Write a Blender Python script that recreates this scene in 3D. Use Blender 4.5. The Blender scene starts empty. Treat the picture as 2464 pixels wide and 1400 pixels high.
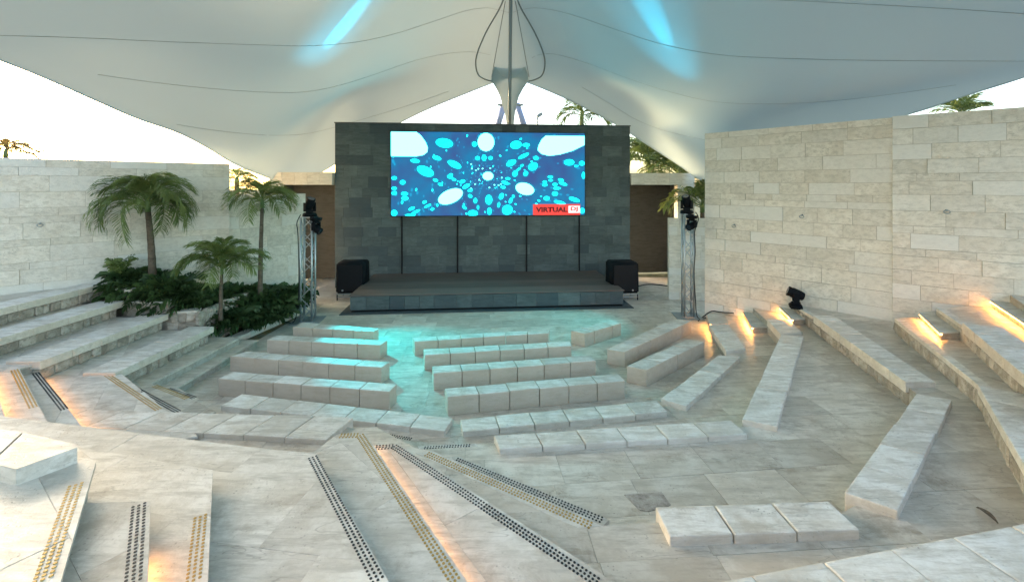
import bpy, bmesh, math, random
import numpy as np
from mathutils import Vector, Matrix
from mathutils.bvhtree import BVHTree

random.seed(7)
S = bpy.context.scene
COL = S.collection
R = math.radians

# ------------------------------------------------------------------ camera
F, UC, VH, CH = 1060.0, 1232.0, 446.0, 4.0       # focal length (px of a 2464 px frame), axis, horizon row, eye height
cd = bpy.data.cameras.new('camera'); cam = bpy.data.objects.new('camera', cd); COL.objects.link(cam)
cam.location = (0, 0, CH); cam.rotation_euler = (R(90), 0, 0)
cd.sensor_width = 36; cd.lens = 36 * F / 2464; cd.shift_y = -254 / 2464
cd.clip_start = 0.05; cd.clip_end = 2000
S.camera = cam

# ------------------------------------------------------------------ sky, sun, exposure
SUN_AZ, SUN_EL = R(-58), R(9)
w = bpy.data.worlds.new('World'); S.world = w; w.use_nodes = True
nt = w.node_tree; bg = nt.nodes['Background']
sky = nt.nodes.new('ShaderNodeTexSky'); sky.sky_type = 'NISHITA'; sky.sun_disc = False
sky.sun_elevation = SUN_EL; sky.sun_rotation = SUN_AZ % (2 * math.pi)
sky.air_density = .9; sky.dust_density = 2.4; sky.ozone_density = .7
nt.links.new(sky.outputs[0], bg.inputs[0]); bg.inputs[1].default_value = 0.15
sl = bpy.data.lights.new('sun', 'SUN'); sl.energy = .5; sl.angle = R(25); sl.color = (1, .84, .68)
so = bpy.data.objects.new('sun', sl); COL.objects.link(so)
sd = Vector((math.sin(SUN_AZ) * math.cos(SUN_EL), math.cos(SUN_AZ) * math.cos(SUN_EL), math.sin(SUN_EL)))
so.rotation_euler = sd.to_track_quat('Z', 'Y').to_euler(); so.location = sd * 60
S.view_settings.view_transform = 'Standard'; S.view_settings.look = 'None'
S.view_settings.gamma = 1; S.view_settings.use_curve_mapping = False
S.view_settings.exposure = 2.75
try:
    S.cycles.use_denoising = True
    S.cycles.max_bounces = 6; S.cycles.diffuse_bounces = 4; S.cycles.glossy_bounces = 2; S.cycles.transmission_bounces = 4
    S.cycles.sample_clamp_indirect = 8; S.cycles.use_light_tree = False
except Exception: pass

# ------------------------------------------------------------------ measuring helpers
def P(u, v, z):
    Y = (CH - z) * F / (v - VH); return Vector(((u - UC) * Y / F, Y, z))
def PY(u, v, Y):
    return Vector(((u - UC) * Y / F, Y, CH - (v - VH) * Y / F))
def XY(u, v, z): return P(u, v, z).to_2d()
def pix(p):
    if p[1] < .2: return (9999, 9999)
    return (UC + p[0] * F / p[1], VH + (CH - p[2]) * F / p[1])

# ------------------------------------------------------------------ object helpers
OFF = {}
def woff(o): return OFF.get(o.name, Vector((0, 0, 0))) if o else Vector((0, 0, 0))
def tag(o, label=None, cat=None, group=None, kind=None):
    if label: o['label'] = label
    if cat: o['category'] = cat
    if group: o['group'] = group
    if kind: o['kind'] = kind
    return o
def empty(name, loc, label=None, cat=None, group=None, kind=None):
    o = bpy.data.objects.new(name, None); COL.objects.link(o); o.location = loc
    o.empty_display_size = .2; OFF[o.name] = Vector(loc)
    return tag(o, label, cat, group, kind)
def link(name, me, mat=None, parent=None, loc=(0, 0, 0)):
    o = bpy.data.objects.new(name, me); COL.objects.link(o)
    if mat and not me.materials: me.materials.append(mat)
    o.location = loc
    if parent: o.parent = parent
    OFF[o.name] = woff(parent) + Vector(loc)
    return o
def obj(name, verts, faces, mat, parent=None, smooth=False):
    off = woff(parent)
    me = bpy.data.meshes.new(name)
    me.from_pydata([tuple(Vector(v) - off) for v in verts], [], faces); me.update()
    if smooth: me.shade_smooth()
    return link(name, me, mat, parent)
def bmobj(name, bm, mat, parent=None, smooth=False):
    off = woff(parent)
    if off.length: bmesh.ops.translate(bm, verts=bm.verts, vec=-off)
    me = bpy.data.meshes.new(name); bm.to_mesh(me); bm.free()
    if smooth: me.shade_smooth()
    return link(name, me, mat, parent)
class MB:
    def __init__(s): s.v = []; s.f = []
    def add(s, v, f):
        n = len(s.v); s.v += [Vector(p) for p in v]; s.f += [tuple(i + n for i in q) for q in f]; return s
    def box(s, c, size, rot=None):
        c = Vector(c); h = Vector(size) / 2
        vs = [Vector((x * h.x, y * h.y, z * h.z)) for x in (-1, 1) for y in (-1, 1) for z in (-1, 1)]
        if rot is not None: vs = [rot @ q for q in vs]
        return s.add([c + q for q in vs], [(0, 1, 3, 2), (4, 6, 7, 5), (0, 4, 5, 1), (2, 3, 7, 6), (0, 2, 6, 4), (1, 5, 7, 3)])
    def tube(s, pts, r, n=8, cap=True, closed=False):
        pts = [Vector(p) for p in pts]; rr = r if isinstance(r, (list, tuple)) else [r] * len(pts)
        rings = []; up = None
        for i, p in enumerate(pts):
            a = pts[i - 1] if i else (pts[-1] if closed else p); b = pts[(i + 1) % len(pts)] if (i < len(pts) - 1 or closed) else p
            d = (b - a); d = d.normalized() if d.length > 1e-9 else Vector((0, 0, 1))
            if up is None: up = Vector((0, 0, 1)) if abs(d.z) < .9 else Vector((1, 0, 0))
            x = d.cross(up).normalized(); y = x.cross(d).normalized(); up = y
            rings.append([p + x * math.cos(t) * rr[i] + y * math.sin(t) * rr[i] for t in [2 * math.pi * k / n for k in range(n)]])
        v = [q for g in rings for q in g]; f = []
        m = len(rings)
        for i in range(m if closed else m - 1):
            for k in range(n):
                j = (i + 1) % m; f.append((i * n + k, i * n + (k + 1) % n, j * n + (k + 1) % n, j * n + k))
        if cap and not closed: f += [tuple(range(n))[::-1], tuple((m - 1) * n + k for k in range(n))]
        return s.add(v, f)
    def build(s, name, mat, parent=None, smooth=False): return obj(name, s.v, s.f, mat, parent, smooth)
def prism_data(pts, z0, z1):
    n = len(pts)
    a = sum(pts[i][0] * pts[(i + 1) % n][1] - pts[(i + 1) % n][0] * pts[i][1] for i in range(n))
    if a < 0: pts = pts[::-1]
    v = [(p[0], p[1], z0) for p in pts] + [(p[0], p[1], z1) for p in pts]
    f = [tuple(range(n))[::-1], tuple(range(n, 2 * n))] + [(i, (i + 1) % n, n + (i + 1) % n, n + i) for i in range(n)]
    return v, f
def prism(name, pts, z0, z1, mat, parent=None):
    v, f = prism_data(pts, z0, z1); return obj(name, v, f, mat, parent)
def hexa(name, bot, top, mat, parent=None, bev=.008, seg=1):
    """block from 4 bottom and 4 top corners, edges chamfered"""
    bm = bmesh.new(); vs = [bm.verts.new(p) for p in list(bot) + list(top)]
    for q in [(3, 2, 1, 0), (4, 5, 6, 7), (0, 1, 5, 4), (1, 2, 6, 5), (2, 3, 7, 6), (3, 0, 4, 7)]: bm.faces.new([vs[i] for i in q])
    bmesh.ops.recalc_face_normals(bm, faces=bm.faces)
    if bev: bmesh.ops.bevel(bm, geom=bm.edges[:], offset=bev, segments=seg, affect='EDGES', profile=.6)
    return bmobj(name, bm, mat, parent)

# ------------------------------------------------------------------ materials
def newmat(name):
    m = bpy.data.materials.new(name); m.use_nodes = True
    return m, m.node_tree.nodes, m.node_tree.links, m.node_tree.nodes['Principled BSDF']
def simple(name, col, rough=.5, metal=0, spec=.5, noise=0):
    m, n, l, b = newmat(name)
    b.inputs['Base Color'].default_value = (*col, 1); b.inputs['Roughness'].default_value = rough
    b.inputs['Metallic'].default_value = metal; b.inputs['Specular IOR Level'].default_value = spec
    if noise:
        t = n.new('ShaderNodeTexNoise'); t.inputs['Scale'].default_value = 9; t.inputs['Detail'].default_value = 6
        mp = n.new('ShaderNodeMapRange'); mp.inputs[3].default_value = max(0, rough - noise); mp.inputs[4].default_value = min(1, rough + noise)
        l.new(t.outputs[0], mp.inputs[0]); l.new(mp.outputs[0], b.inputs['Roughness'])
    return m
def emit(name, col, s):
    m, n, l, b = newmat(name)
    b.inputs['Base Color'].default_value = (0, 0, 0, 1); b.inputs['Emission Color'].default_value = (*col, 1); b.inputs['Emission Strength'].default_value = s
    return m
def stone(name, c1, c2, stain=(.30, .22, .14), stain_amt=.35, rough=.55, bump=.25, vary=.12, scale=1.0, pits=.35, spec=.4, side=None, c3=None, side_mix=.55):
    """layered limestone: cloudy tone, horizontal veins, stains with their own shape, small pits, tone per block"""
    m, n, l, b = newmat(name)
    g = n.new('ShaderNodeNewGeometry'); oi = n.new('ShaderNodeObjectInfo')
    off = n.new('ShaderNodeVectorMath'); off.operation = 'MULTIPLY_ADD'
    cmb = n.new('ShaderNodeCombineXYZ')
    for i in range(3): l.new(oi.outputs['Random'], cmb.inputs[i])
    off.inputs[1].default_value = (37, 53, 71); l.new(cmb.outputs[0], off.inputs[0]); l.new(g.outputs['Position'], off.inputs[2])
    def noise(sc, det, ro=.6, dist=0, vec=None):
        t = n.new('ShaderNodeTexNoise'); t.inputs['Scale'].default_value = sc * scale; t.inputs['Detail'].default_value = det
        t.inputs['Roughness'].default_value = ro; t.inputs['Distortion'].default_value = dist
        l.new((vec or off).outputs[0], t.inputs['Vector']); return t
    def ramp(src, p0, p1, a=(0, 0, 0, 1), c=(1, 1, 1, 1)):
        r = n.new('ShaderNodeValToRGB'); r.color_ramp.elements[0].position = p0; r.color_ramp.elements[1].position = p1
        r.color_ramp.elements[0].color = a; r.color_ramp.elements[1].color = c; l.new(src, r.inputs[0]); return r
    def mix(fac, a, c, mode='MIX', f=None):
        x = n.new('ShaderNodeMix'); x.data_type = 'RGBA'; x.blend_type = mode
        if f is not None: x.inputs[0].default_value = f
        else: l.new(fac, x.inputs[0])
        for k, q in ((6, a), (7, c)):
            if isinstance(q, tuple): x.inputs[k].default_value = (*q, 1)
            else: l.new(q, x.inputs[k])
        return x.outputs[2]
    cloud = noise(2.1, 6, .72, .2)
    col = mix(ramp(cloud.outputs[0], .40, .60).outputs[0], c1, c2)
    st = n.new('ShaderNodeMapping'); st.inputs['Scale'].default_value = (.9, 4.5, 5.5); l.new(off.outputs[0], st.inputs[0])
    vein = noise(2.4, 5, .72, .15, st)
    col = mix(ramp(vein.outputs[0], .46, .64).outputs[0], col, tuple(x * .84 for x in c2))
    sn = noise(1.7, 6, .75, .3)
    sr = ramp(sn.outputs[0], .54, .66)
    sm = n.new('ShaderNodeMath'); sm.operation = 'MULTIPLY'; sm.inputs[1].default_value = stain_amt; l.new(sr.outputs[0], sm.inputs[0])
    col = mix(sm.outputs[0], col, stain)
    cr = noise(1.1, 3, .55, .2, st)       # thin cracks / veins
    c_a = n.new('ShaderNodeMath'); c_a.operation = 'SUBTRACT'; c_a.inputs[1].default_value = .5; l.new(cr.outputs[0], c_a.inputs[0])
    c_b = n.new('ShaderNodeMath'); c_b.operation = 'ABSOLUTE'; l.new(c_a.outputs[0], c_b.inputs[0])
    crr = ramp(c_b.outputs[0], .001, .008, (1, 1, 1, 1), (0, 0, 0, 1))
    big = noise(.9, 1); bigr = ramp(big.outputs[0], .50, .62)
    cmul = n.new('ShaderNodeMath'); cmul.operation = 'MULTIPLY'; l.new(crr.outputs[0], cmul.inputs[0]); l.new(bigr.outputs[0], cmul.inputs[1])
    cm2 = n.new('ShaderNodeMath'); cm2.operation = 'MULTIPLY'; cm2.inputs[1].default_value = .55; l.new(cmul.outputs[0], cm2.inputs[0])
    col = mix(cm2.outputs[0], col, tuple(x * .45 for x in c2))
    pit = n.new('ShaderNodeTexVoronoi'); pit.inputs['Scale'].default_value = 26 * scale; l.new(off.outputs[0], pit.inputs['Vector'])
    pm = noise(4, 2); pmr = ramp(pm.outputs[0], .5, .66)
    pr = ramp(pit.outputs['Distance'], .10, .26, (1, 1, 1, 1), (0, 0, 0, 1))
    pp = n.new('ShaderNodeMath'); pp.operation = 'MULTIPLY'; l.new(pr.outputs[0], pp.inputs[0]); l.new(pmr.outputs[0], pp.inputs[1])
    pq = n.new('ShaderNodeMath'); pq.operation = 'MULTIPLY'; pq.inputs[1].default_value = pits; l.new(pp.outputs[0], pq.inputs[0])
    col = mix(pq.outputs[0], col, tuple(x * .5 for x in stain))
    # tone per piece
    mr = n.new('ShaderNodeMapRange'); mr.inputs[3].default_value = 1 - vary; mr.inputs[4].default_value = 1 + vary * .7; l.new(oi.outputs['Random'], mr.inputs[0])
    hsv = n.new('ShaderNodeHueSaturation'); l.new(col, hsv.inputs['Color']); l.new(mr.outputs[0], hsv.inputs['Value'])
    out = hsv.outputs[0]
    if c3:
        wn = n.new('ShaderNodeTexWhiteNoise'); wn.noise_dimensions = '1D'; l.new(oi.outputs['Random'], wn.inputs['W'])
        rr = ramp(wn.outputs['Value'], .55, .95)
        k = n.new('ShaderNodeMath'); k.operation = 'MULTIPLY'; k.inputs[1].default_value = .75; l.new(rr.outputs[0], k.inputs[0])
        out = mix(k.outputs[0], out, mix(None, c3, tuple(x * .8 for x in c3), f=.3))
    if side:      # warm, dim light of vertical faces painted into their tan tone
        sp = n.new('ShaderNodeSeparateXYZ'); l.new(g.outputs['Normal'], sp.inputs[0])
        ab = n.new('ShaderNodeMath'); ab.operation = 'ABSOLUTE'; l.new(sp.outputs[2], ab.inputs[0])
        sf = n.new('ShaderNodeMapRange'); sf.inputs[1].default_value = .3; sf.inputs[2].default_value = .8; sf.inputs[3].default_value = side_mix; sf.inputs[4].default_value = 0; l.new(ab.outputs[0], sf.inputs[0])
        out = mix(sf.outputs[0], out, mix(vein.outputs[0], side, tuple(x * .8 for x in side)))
    l.new(out, b.inputs['Base Color'])
    rm = n.new('ShaderNodeMapRange'); rm.inputs[3].default_value = max(.05, rough - .14); rm.inputs[4].default_value = min(1, rough + .16)
    l.new(vein.outputs[0], rm.inputs[0]); l.new(rm.outputs[0], b.inputs['Roughness'])
    b.inputs['Specular IOR Level'].default_value = spec
    fine = noise(34, 3, .7)
    ad = n.new('ShaderNodeMath'); ad.operation = 'MULTIPLY_ADD'; ad.inputs[1].default_value = .35; l.new(fine.outputs[0], ad.inputs[0]); l.new(vein.outputs[0], ad.inputs[2])
    a2 = n.new('ShaderNodeMath'); a2.operation = 'SUBTRACT'; l.new(ad.outputs[0], a2.inputs[0]); l.new(pp.outputs[0], a2.inputs[1])
    bp = n.new('ShaderNodeBump'); bp.inputs['Strength'].default_value = bump; bp.inputs['Distance'].default_value = .02
    l.new(a2.outputs[0], bp.inputs['Height']); l.new(bp.outputs[0], b.inputs['Normal'])
    return m
M = {}
M['floor'] = stone('travertine_paving', (.665, .605, .515), (.53, .46, .37), stain=(.24, .17, .11), stain_amt=.5, rough=.34, bump=.33, vary=.16, pits=.6, spec=.6)
M['tread'] = stone('travertine_treads', (.69, .655, .59), (.545, .505, .435), stain=(.30, .25, .19), stain_amt=.5, rough=.44, bump=.4, vary=.09, pits=.45, spec=.45)
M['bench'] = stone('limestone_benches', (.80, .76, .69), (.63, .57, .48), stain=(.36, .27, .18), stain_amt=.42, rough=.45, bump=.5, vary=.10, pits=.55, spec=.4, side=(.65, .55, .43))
M['bench_row'] = stone('limestone_row_benches', (.78, .745, .68), (.62, .56, .47), stain=(.36, .27, .18), stain_amt=.42, rough=.45, bump=.5, vary=.12, pits=.55, spec=.4, side=(.56, .44, .325), side_mix=.82)  # row benches carry the painted warm side light more strongly
M['ashlar'] = stone('cream_ashlar', (.74, .68, .585), (.66, .595, .495), stain=(.50, .41, .31), stain_amt=.26, rough=.68, bump=.35, vary=.08, pits=.2, spec=.3, c3=(.77, .74, .68))
M['mortar'] = stone('pale_mortar', (.52, .46, .38), (.42, .37, .30), stain_amt=.2, rough=.85, bump=.3, vary=.02, pits=.2, spec=.2)
M['joint'] = stone('floor_joints', (.46, .42, .36), (.38, .34, .28), stain_amt=.3, rough=.85, bump=.3, vary=.02, pits=.2, spec=.2)
M['rubble'] = stone('rubble_stone', (.50, .44, .37), (.33, .28, .22), stain=(.20, .15, .11), stain_amt=.5, rough=.8, bump=.6, vary=.22, pits=.5, spec=.2)
M['slate'] = stone('grey_slate', (.110, .135, .132), (.085, .106, .104), stain=(.06, .07, .07), stain_amt=.3, rough=.55, bump=.2, vary=.22, pits=.08, spec=.3, c3=(.050, .066, .074))
M['brown'] = stone('brown_render', (.125, .119, .107), (.112, .107, .096), stain=(.09, .085, .075), stain_amt=.2, rough=.8, bump=.15, vary=.08, pits=.05, spec=.2)
M['sand'] = stone('sandy_ground', (.32, .30, .22), (.20, .21, .12), stain=(.10, .12, .05), stain_amt=.6, rough=.95, bump=.5, vary=.02, spec=.1)
M['soil'] = stone('dark_soil', (.07, .05, .035), (.04, .03, .02), stain_amt=.3, rough=.95, bump=.6, vary=.02, spec=.1)
M['black'] = simple('black_metal', (.007, .007, .009), .5, 0, .2, .12)
M['plastic'] = simple('black_plastic', (.005, .006, .008), .65, 0, .12, .1)
M['rubber'] = simple('black_rubber', (.012, .012, .012), .75)
M['alu'] = simple('aluminium', (.42, .44, .45), .42, .8, .5, .1)
M['steel'] = simple('galvanised_steel', (.30, .34, .35), .5, .6, .5, .1)
M['blue_steel'] = simple('pale_blue_paint', (.34, .40, .62), .5)
M['studb'] = simple('black_studs', (.012, .012, .013), .5)
M['studg'] = simple('brass_studs', (.42, .27, .07), .45, .3)
M['led'] = emit('warm_led', (1, .42, .09), 13)
M['led_dim'] = emit('warm_led_dim', (1, .44, .13), 4)
M['led_faint'] = emit('warm_led_faint', (1, .48, .19), 3.6)
M['seam'] = simple('seam_thread', (.30, .36, .37), .8)
M['cable'] = simple('steel_cable', (.22, .26, .27), .5, .4)
M['lens'] = simple('lamp_lens', (.02, .03, .04), .08, 0, .8)

def membrane():
    m, n, l, b = newmat('white_membrane')
    n.remove(b); out = n['Material Output']
    t = n.new('ShaderNodeTexNoise'); t.inputs['Scale'].default_value = .8; t.inputs['Detail'].default_value = 6
    r = n.new('ShaderNodeMapRange'); r.inputs[3].default_value = .93; r.inputs[4].default_value = 1.03; l.new(t.outputs[0], r.inputs[0])
    c = n.new('ShaderNodeMix'); c.data_type = 'RGBA'; c.blend_type = 'MULTIPLY'; c.inputs[0].default_value = 1; c.inputs[6].default_value = (.45, .55, .575, 1)
    l.new(r.outputs[0], c.inputs[7])
    d = n.new('ShaderNodeBsdfDiffuse'); tr = n.new('ShaderNodeBsdfTranslucent'); mx = n.new('ShaderNodeMixShader'); mx.inputs[0].default_value = .09
    l.new(c.outputs[2], d.inputs[0]); tr.inputs[0].default_value = (.70, .78, .80, 1)
    l.new(d.outputs[0], mx.inputs[1]); l.new(tr.outputs[0], mx.inputs[2]); l.new(mx.outputs[0], out.inputs[0])
    return m
M['membrane'] = membrane()
def leaf(name, c1, c2):
    m, n, l, b = newmat(name)
    oi = n.new('ShaderNodeObjectInfo'); g = n.new('ShaderNodeNewGeometry')
    t = n.new('ShaderNodeTexNoise'); t.inputs['Scale'].default_value = 5; l.new(g.outputs['Position'], t.inputs['Vector'])
    a = n.new('ShaderNodeMath'); a.operation = 'MULTIPLY_ADD'; a.inputs[1].default_value = .5; l.new(oi.outputs['Random'], a.inputs[0]); l.new(t.outputs[0], a.inputs[2])
    r = n.new('ShaderNodeValToRGB'); r.color_ramp.elements[0].position = .35; r.color_ramp.elements[1].position = 1.0
    r.color_ramp.elements[0].color = (*c1, 1); r.color_ramp.elements[1].color = (*c2, 1); l.new(a.outputs[0], r.inputs[0])
    l.new(r.outputs[0], b.inputs['Base Color']); b.inputs['Roughness'].default_value = .5; b.inputs['Specular IOR Level'].default_value = .35
    tr = n.new('ShaderNodeBsdfTranslucent'); l.new(r.outputs[0], tr.inputs[0]); mx = n.new('ShaderNodeMixShader'); mx.inputs[0].default_value = .25
    l.new(b.outputs[0], mx.inputs[1]); l.new(tr.outputs[0], mx.inputs[2]); l.new(mx.outputs[0], n['Material Output'].inputs[0])
    return m
M['palm'] = leaf('palm_leaf', (.075, .115, .03), (.20, .26, .08))
M['shrub'] = leaf('shrub_leaf', (.022, .05, .018), (.075, .125, .04))
M['palm_pale'] = leaf('palm_leaf_pale', (.08, .13, .03), (.17, .22, .06))
M['palm_sunlit'] = leaf('palm_leaf_sunlit', (.16, .11, .03), (.32, .22, .07))  # low warm sunlight painted into the leaf colour
M['trunk'] = stone('palm_trunk', (.17, .135, .10), (.10, .08, .06), stain_amt=.3, rough=.9, bump=.5, vary=.1, spec=.1)
M['shaft'] = simple('palm_crownshaft', (.10, .16, .05), .5)
def wood():
    m, n, l, b = newmat('deck_wood')
    g = n.new('ShaderNodeNewGeometry'); mp = n.new('ShaderNodeMapping'); mp.inputs['Scale'].default_value = (.6, 9, 9); l.new(g.outputs['Position'], mp.inputs[0])
    t = n.new('ShaderNodeTexNoise'); t.inputs['Scale'].default_value = 3; t.inputs['Detail'].default_value = 8; l.new(mp.outputs[0], t.inputs['Vector'])
    oi = n.new('ShaderNodeObjectInfo'); a = n.new('ShaderNodeMath'); a.operation = 'MULTIPLY_ADD'; a.inputs[1].default_value = .5; l.new(oi.outputs['Random'], a.inputs[0]); l.new(t.outputs[0], a.inputs[2])
    r = n.new('ShaderNodeValToRGB'); r.color_ramp.elements[0].color = (.055, .042, .036, 1); r.color_ramp.elements[1].color = (.15, .115, .10, 1)
    r.color_ramp.elements[0].position = .3; r.color_ramp.elements[1].position = 1.1 if False else 1.0
    l.new(a.outputs[0], r.inputs[0]); l.new(r.outputs[0], b.inputs['Base Color']); b.inputs['Roughness'].default_value = .42; b.inputs['Specular IOR Level'].default_value = .4
    return m
M['wood'] = wood()

# ------------------------------------------------------------------ paving helper
def clip_cell(poly, cx, cy, ux, uy, hx, hy):
    """Sutherland-Hodgman: polygon clipped to a rotated rectangle"""
    pts = [Vector(p) for p in poly]; c = Vector((cx, cy)); ax = Vector((ux, uy)); ay = Vector((-uy, ux))
    for nrm, h in ((ax, hx), (-ax, hx), (ay, hy), (-ay, hy)):
        out = []
        for i in range(len(pts)):
            a, b = pts[i], pts[(i + 1) % len(pts)]; da = (a - c).dot(nrm) - h; db = (b - c).dot(nrm) - h
            if da <= 0: out.append(a)
            if (da < 0 < db) or (db < 0 < da): out.append(a + (b - a) * (da / (da - db)))
        pts = out
        if len(pts) < 3: return []
    return pts
def pave(parent, poly, z, tile, ang, mat, seed=0, gap=.004, th=.03, limit=290, name='tile', window=None, occl=None, jit=.0015):
    """paving slabs cut to the outline; laid where the frame (with a margin) reaches"""
    rnd = random.Random(seed); ux, uy = math.cos(ang), math.sin(ang); tx, ty = tile
    us = [p[0] * ux + p[1] * uy for p in poly]; vs = [-p[0] * uy + p[1] * ux for p in poly]
    win = window or (-330, 2800, 470, 1640); cells = []
    j = math.floor(min(vs) / ty)
    while j * ty < max(vs):
        sh = rnd.random() * tx; u = math.floor((min(us) - sh) / tx) * tx + sh
        while u < max(us):
            L = tx
            cu, cv = u + L / 2, (j + .5) * ty
            cx, cy = cu * ux - cv * uy, cu * uy + cv * ux
            q = pix((cx, cy, z))
            if win[0] < q[0] < win[1] and win[2] < q[1] < win[3] and not (occl and occl(cx, cy)):
                pts = clip_cell(poly, cx, cy, ux, uy, L / 2 - gap / 2, ty / 2 - gap / 2)
                if len(pts) >= 3:
                    cl = []
                    for p in pts:
                        if not cl or (p - cl[-1]).length > .004: cl.append(p)
                    if len(cl) > 2 and (cl[0] - cl[-1]).length < .004: cl.pop()
                    ar = abs(sum(cl[i].x * cl[(i + 1) % len(cl)].y - cl[(i + 1) % len(cl)].x * cl[i].y for i in range(len(cl)))) / 2 if len(cl) > 2 else 0
                    if ar > .004: cells.append((q[1], cl))
            u += L
        j += 1
    cells.sort(key=lambda t: -t[0])
    for k, (q, cl) in enumerate(cells):
        if k >= limit: break
        zz = z + rnd.uniform(-jit, jit)
        prism(name, cl, z - th, zz, mat, parent)
    if len(cells) > limit:
        mb = MB()
        for q, cl in cells[limit:]: mb.add(*prism_data(cl, z - th, z))
        o = mb.build('paving_rest', mat, parent); o['kind'] = 'stuff'

def terrace(name, poly, z, label, tile=(.9, .6), ang=0.0, mat='floor', seed=0, window=None, limit=290, z0=-.06):
    poly = [Vector(p[:2]) for p in poly]
    c = Vector((poly[0].x, poly[0].y, 0))
    o = prism(name, poly, z0, z - .012, M['joint']); tag(o, label, None, None, 'structure')
    pave(o, poly, z, tile, ang, M[mat], seed, window=window, limit=limit)
    return o
def mid(a, b, za, t=.22):
    p, q = P(*a, za), P(*b, za); r = p.lerp(q, t); return r.to_2d()

# ------------------------------------------------------------------ ground
g = obj('ground', [(-400, -400, -.08), (400, -400, -.08), (400, 400, -.08), (-400, 400, -.08)], [(0, 1, 2, 3)], M['sand']); tag(g, kind='structure')

T1, T2, T3, T4, T5, T6 = .27, .585, .87, 1.17, 1.46, 1.76
ZA, ZB, ZC, ZD, ZE, ZF = .36, .66, .96, 1.26, 1.56, 1.86
# orchestra floor
orch = [(-6.6, 10.9), (-6.6, 9.0), (-6.0, 7.6), (-4.5, 6.6), (-1.5, 5.6), (1.5, 5.2), (4.5, 6.5), (6.0, 9.5), (7.4, 13.0), (7.4, 19.2), (-8.6, 19.2), (-8.0, 15.2), (-6.45, 14.4)]
terrace('orchestra_floor', orch, 0.0, 'pale travertine floor between the stage and the benches', (.95, .62), R(4.8), seed=3)
# terraces behind the bench arcs, each higher than the last
t1 = [mid((583, 947), (532, 975), ZA), mid((1090, 1005), (1070, 1036), ZA), mid((1107, 1008), (1114, 1038), ZA), mid((1579, 963), (1606, 990), ZA),
      mid((1590, 959), (1652, 977), ZA), mid((1730, 854), (1782, 859), ZA), mid((1747, 843), (1795, 838), ZA, .15), mid((1705, 781), (1753, 780), ZA, .15), (6.05, 13.15),
      (16, 13.15), (16, -5), (-14, -5), (-14, 6.6), XY(430, 985, T1)]
terrace('terrace_floor', t1, T1, 'travertine terrace behind the lowest curved bench row', (.9, .55), R(8), seed=5)
t2 = [(-14, 6.85), mid((38, 979), (-60, 1011), ZB, .2), mid((434, 990), (430, 1036), ZB), mid((850, 1003), (785, 1057), ZB), XY(1005, 1073, T2), XY(1145, 1067, T2),
      mid((1188, 1046), (1202, 1079), ZB), mid((1758, 1010), (1799, 1044), ZB), mid((1786, 1008), (1870, 1026), ZB), mid((1880, 803), (1934, 809), ZB),
      mid((1878, 803), (1930, 799), ZB, .1), mid((1845, 768), (1898, 768), ZB, .1), XY(1812, 741, T2), (16, 12.4), (16, -5), (-14, -5)]
terrace('terrace_floor', t2, T2, 'travertine terrace behind the second curved bench row', (.9, .55), R(6), seed=8)
t3 = [XY(856, 1030, T3), XY(905, 1026, T3), XY(1000, 1078, T3), XY(1040, 1085, T3), XY(1447, 1264, T3), mid((1577, 1218), (1612, 1290), ZC), mid((1994, 1206), (2070, 1275), ZC),
      mid((2031, 1184), (2160, 1228), ZC), mid((2206, 946), (2292, 961), ZC), mid((2179, 918), (2252, 918), ZC, .12), mid((1957, 759), (2005, 758), ZC, .12), XY(1903, 729, T3),
      (16, 11.6), (16, -5), (-2.6, -5), (-2.3, 4.3)]
terrace('terrace_floor', t3, T3, 'travertine terrace behind the short three-block bench', (1.0, .6), R(4), seed=11)
dA, dB = P(1720, 1400, ZD), P(2464, 1257, ZD); dd = (dB - dA).normalized()
dL = dA - dd * .9; dR = dB + dd * .45
t4 = [dL.to_2d(), dR.to_2d(), XY(2464, 1120, T4), XY(2353, 925, T4), XY(2153, 766, T4), (16, 11.0), (16, -5), (.6, -5)]
terrace('terrace_floor', t4, T4, 'travertine terrace at the lower right edge', (.85, .55), R(12), seed=14)
eA, eB = P(2316, 776, ZE), P(2464, 900, ZE); ed = (eB - eA).normalized()
t5 = [(eA + Vector((.06, 0, 0))).to_2d(), (eB + ed * 3 + Vector((.06, 0, 0))).to_2d(), (16, 2), (16, 10.6), XY(2252, 741, T5)]
terrace('terrace_floor', t5, T5, 'travertine terrace by the right wall', (.85, .55), R(-40), seed=15)
fA = P(2424, 705, T6); fd = (P(2560, 800, T6) - fA).normalized()
t6 = [fA.to_2d(), (fA + fd * 5).to_2d(), (16, 2.2), (16, 10.4)]
terrace('terrace_floor', t6, T6, 'highest travertine terrace by the right wall', (.85, .55), R(-40), seed=16)

# ------------------------------------------------------------------ stud strips and lit steps
stud_me = {}
def studs(parent, pts, z, mat, rows=3, pitch=.036, r=.0125, rowgap=.034):
    """rows of raised studs along a polyline"""
    mb = MB(); line = [P(u, v, z) for u, v in pts]
    for a, b in zip(line[:-1], line[1:]):
        d = b - a; L = d.length; d.normalize(); nn = Vector((-d.y, d.x, 0)); k = 0
        while k * pitch < L:
            for i in range(rows):
                c = a + d * (k * pitch + (i % 2) * pitch * .15) + nn * (i - (rows - 1) / 2) * rowgap
                v = []
                for rad, zz in ((r, -.002), (r * .8, .005)):
                    for t in range(6): v.append(c + Vector((math.cos(t * 1.047) * rad, math.sin(t * 1.047) * rad, zz)))
                mb.add(v, [(t, (t + 1) % 6, 6 + (t + 1) % 6, 6 + t) for t in range(6)] + [tuple(range(6, 12))])
            k += 1
    o = mb.build('stud_strip', mat, parent); o['kind'] = 'stuff'; return o
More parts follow.
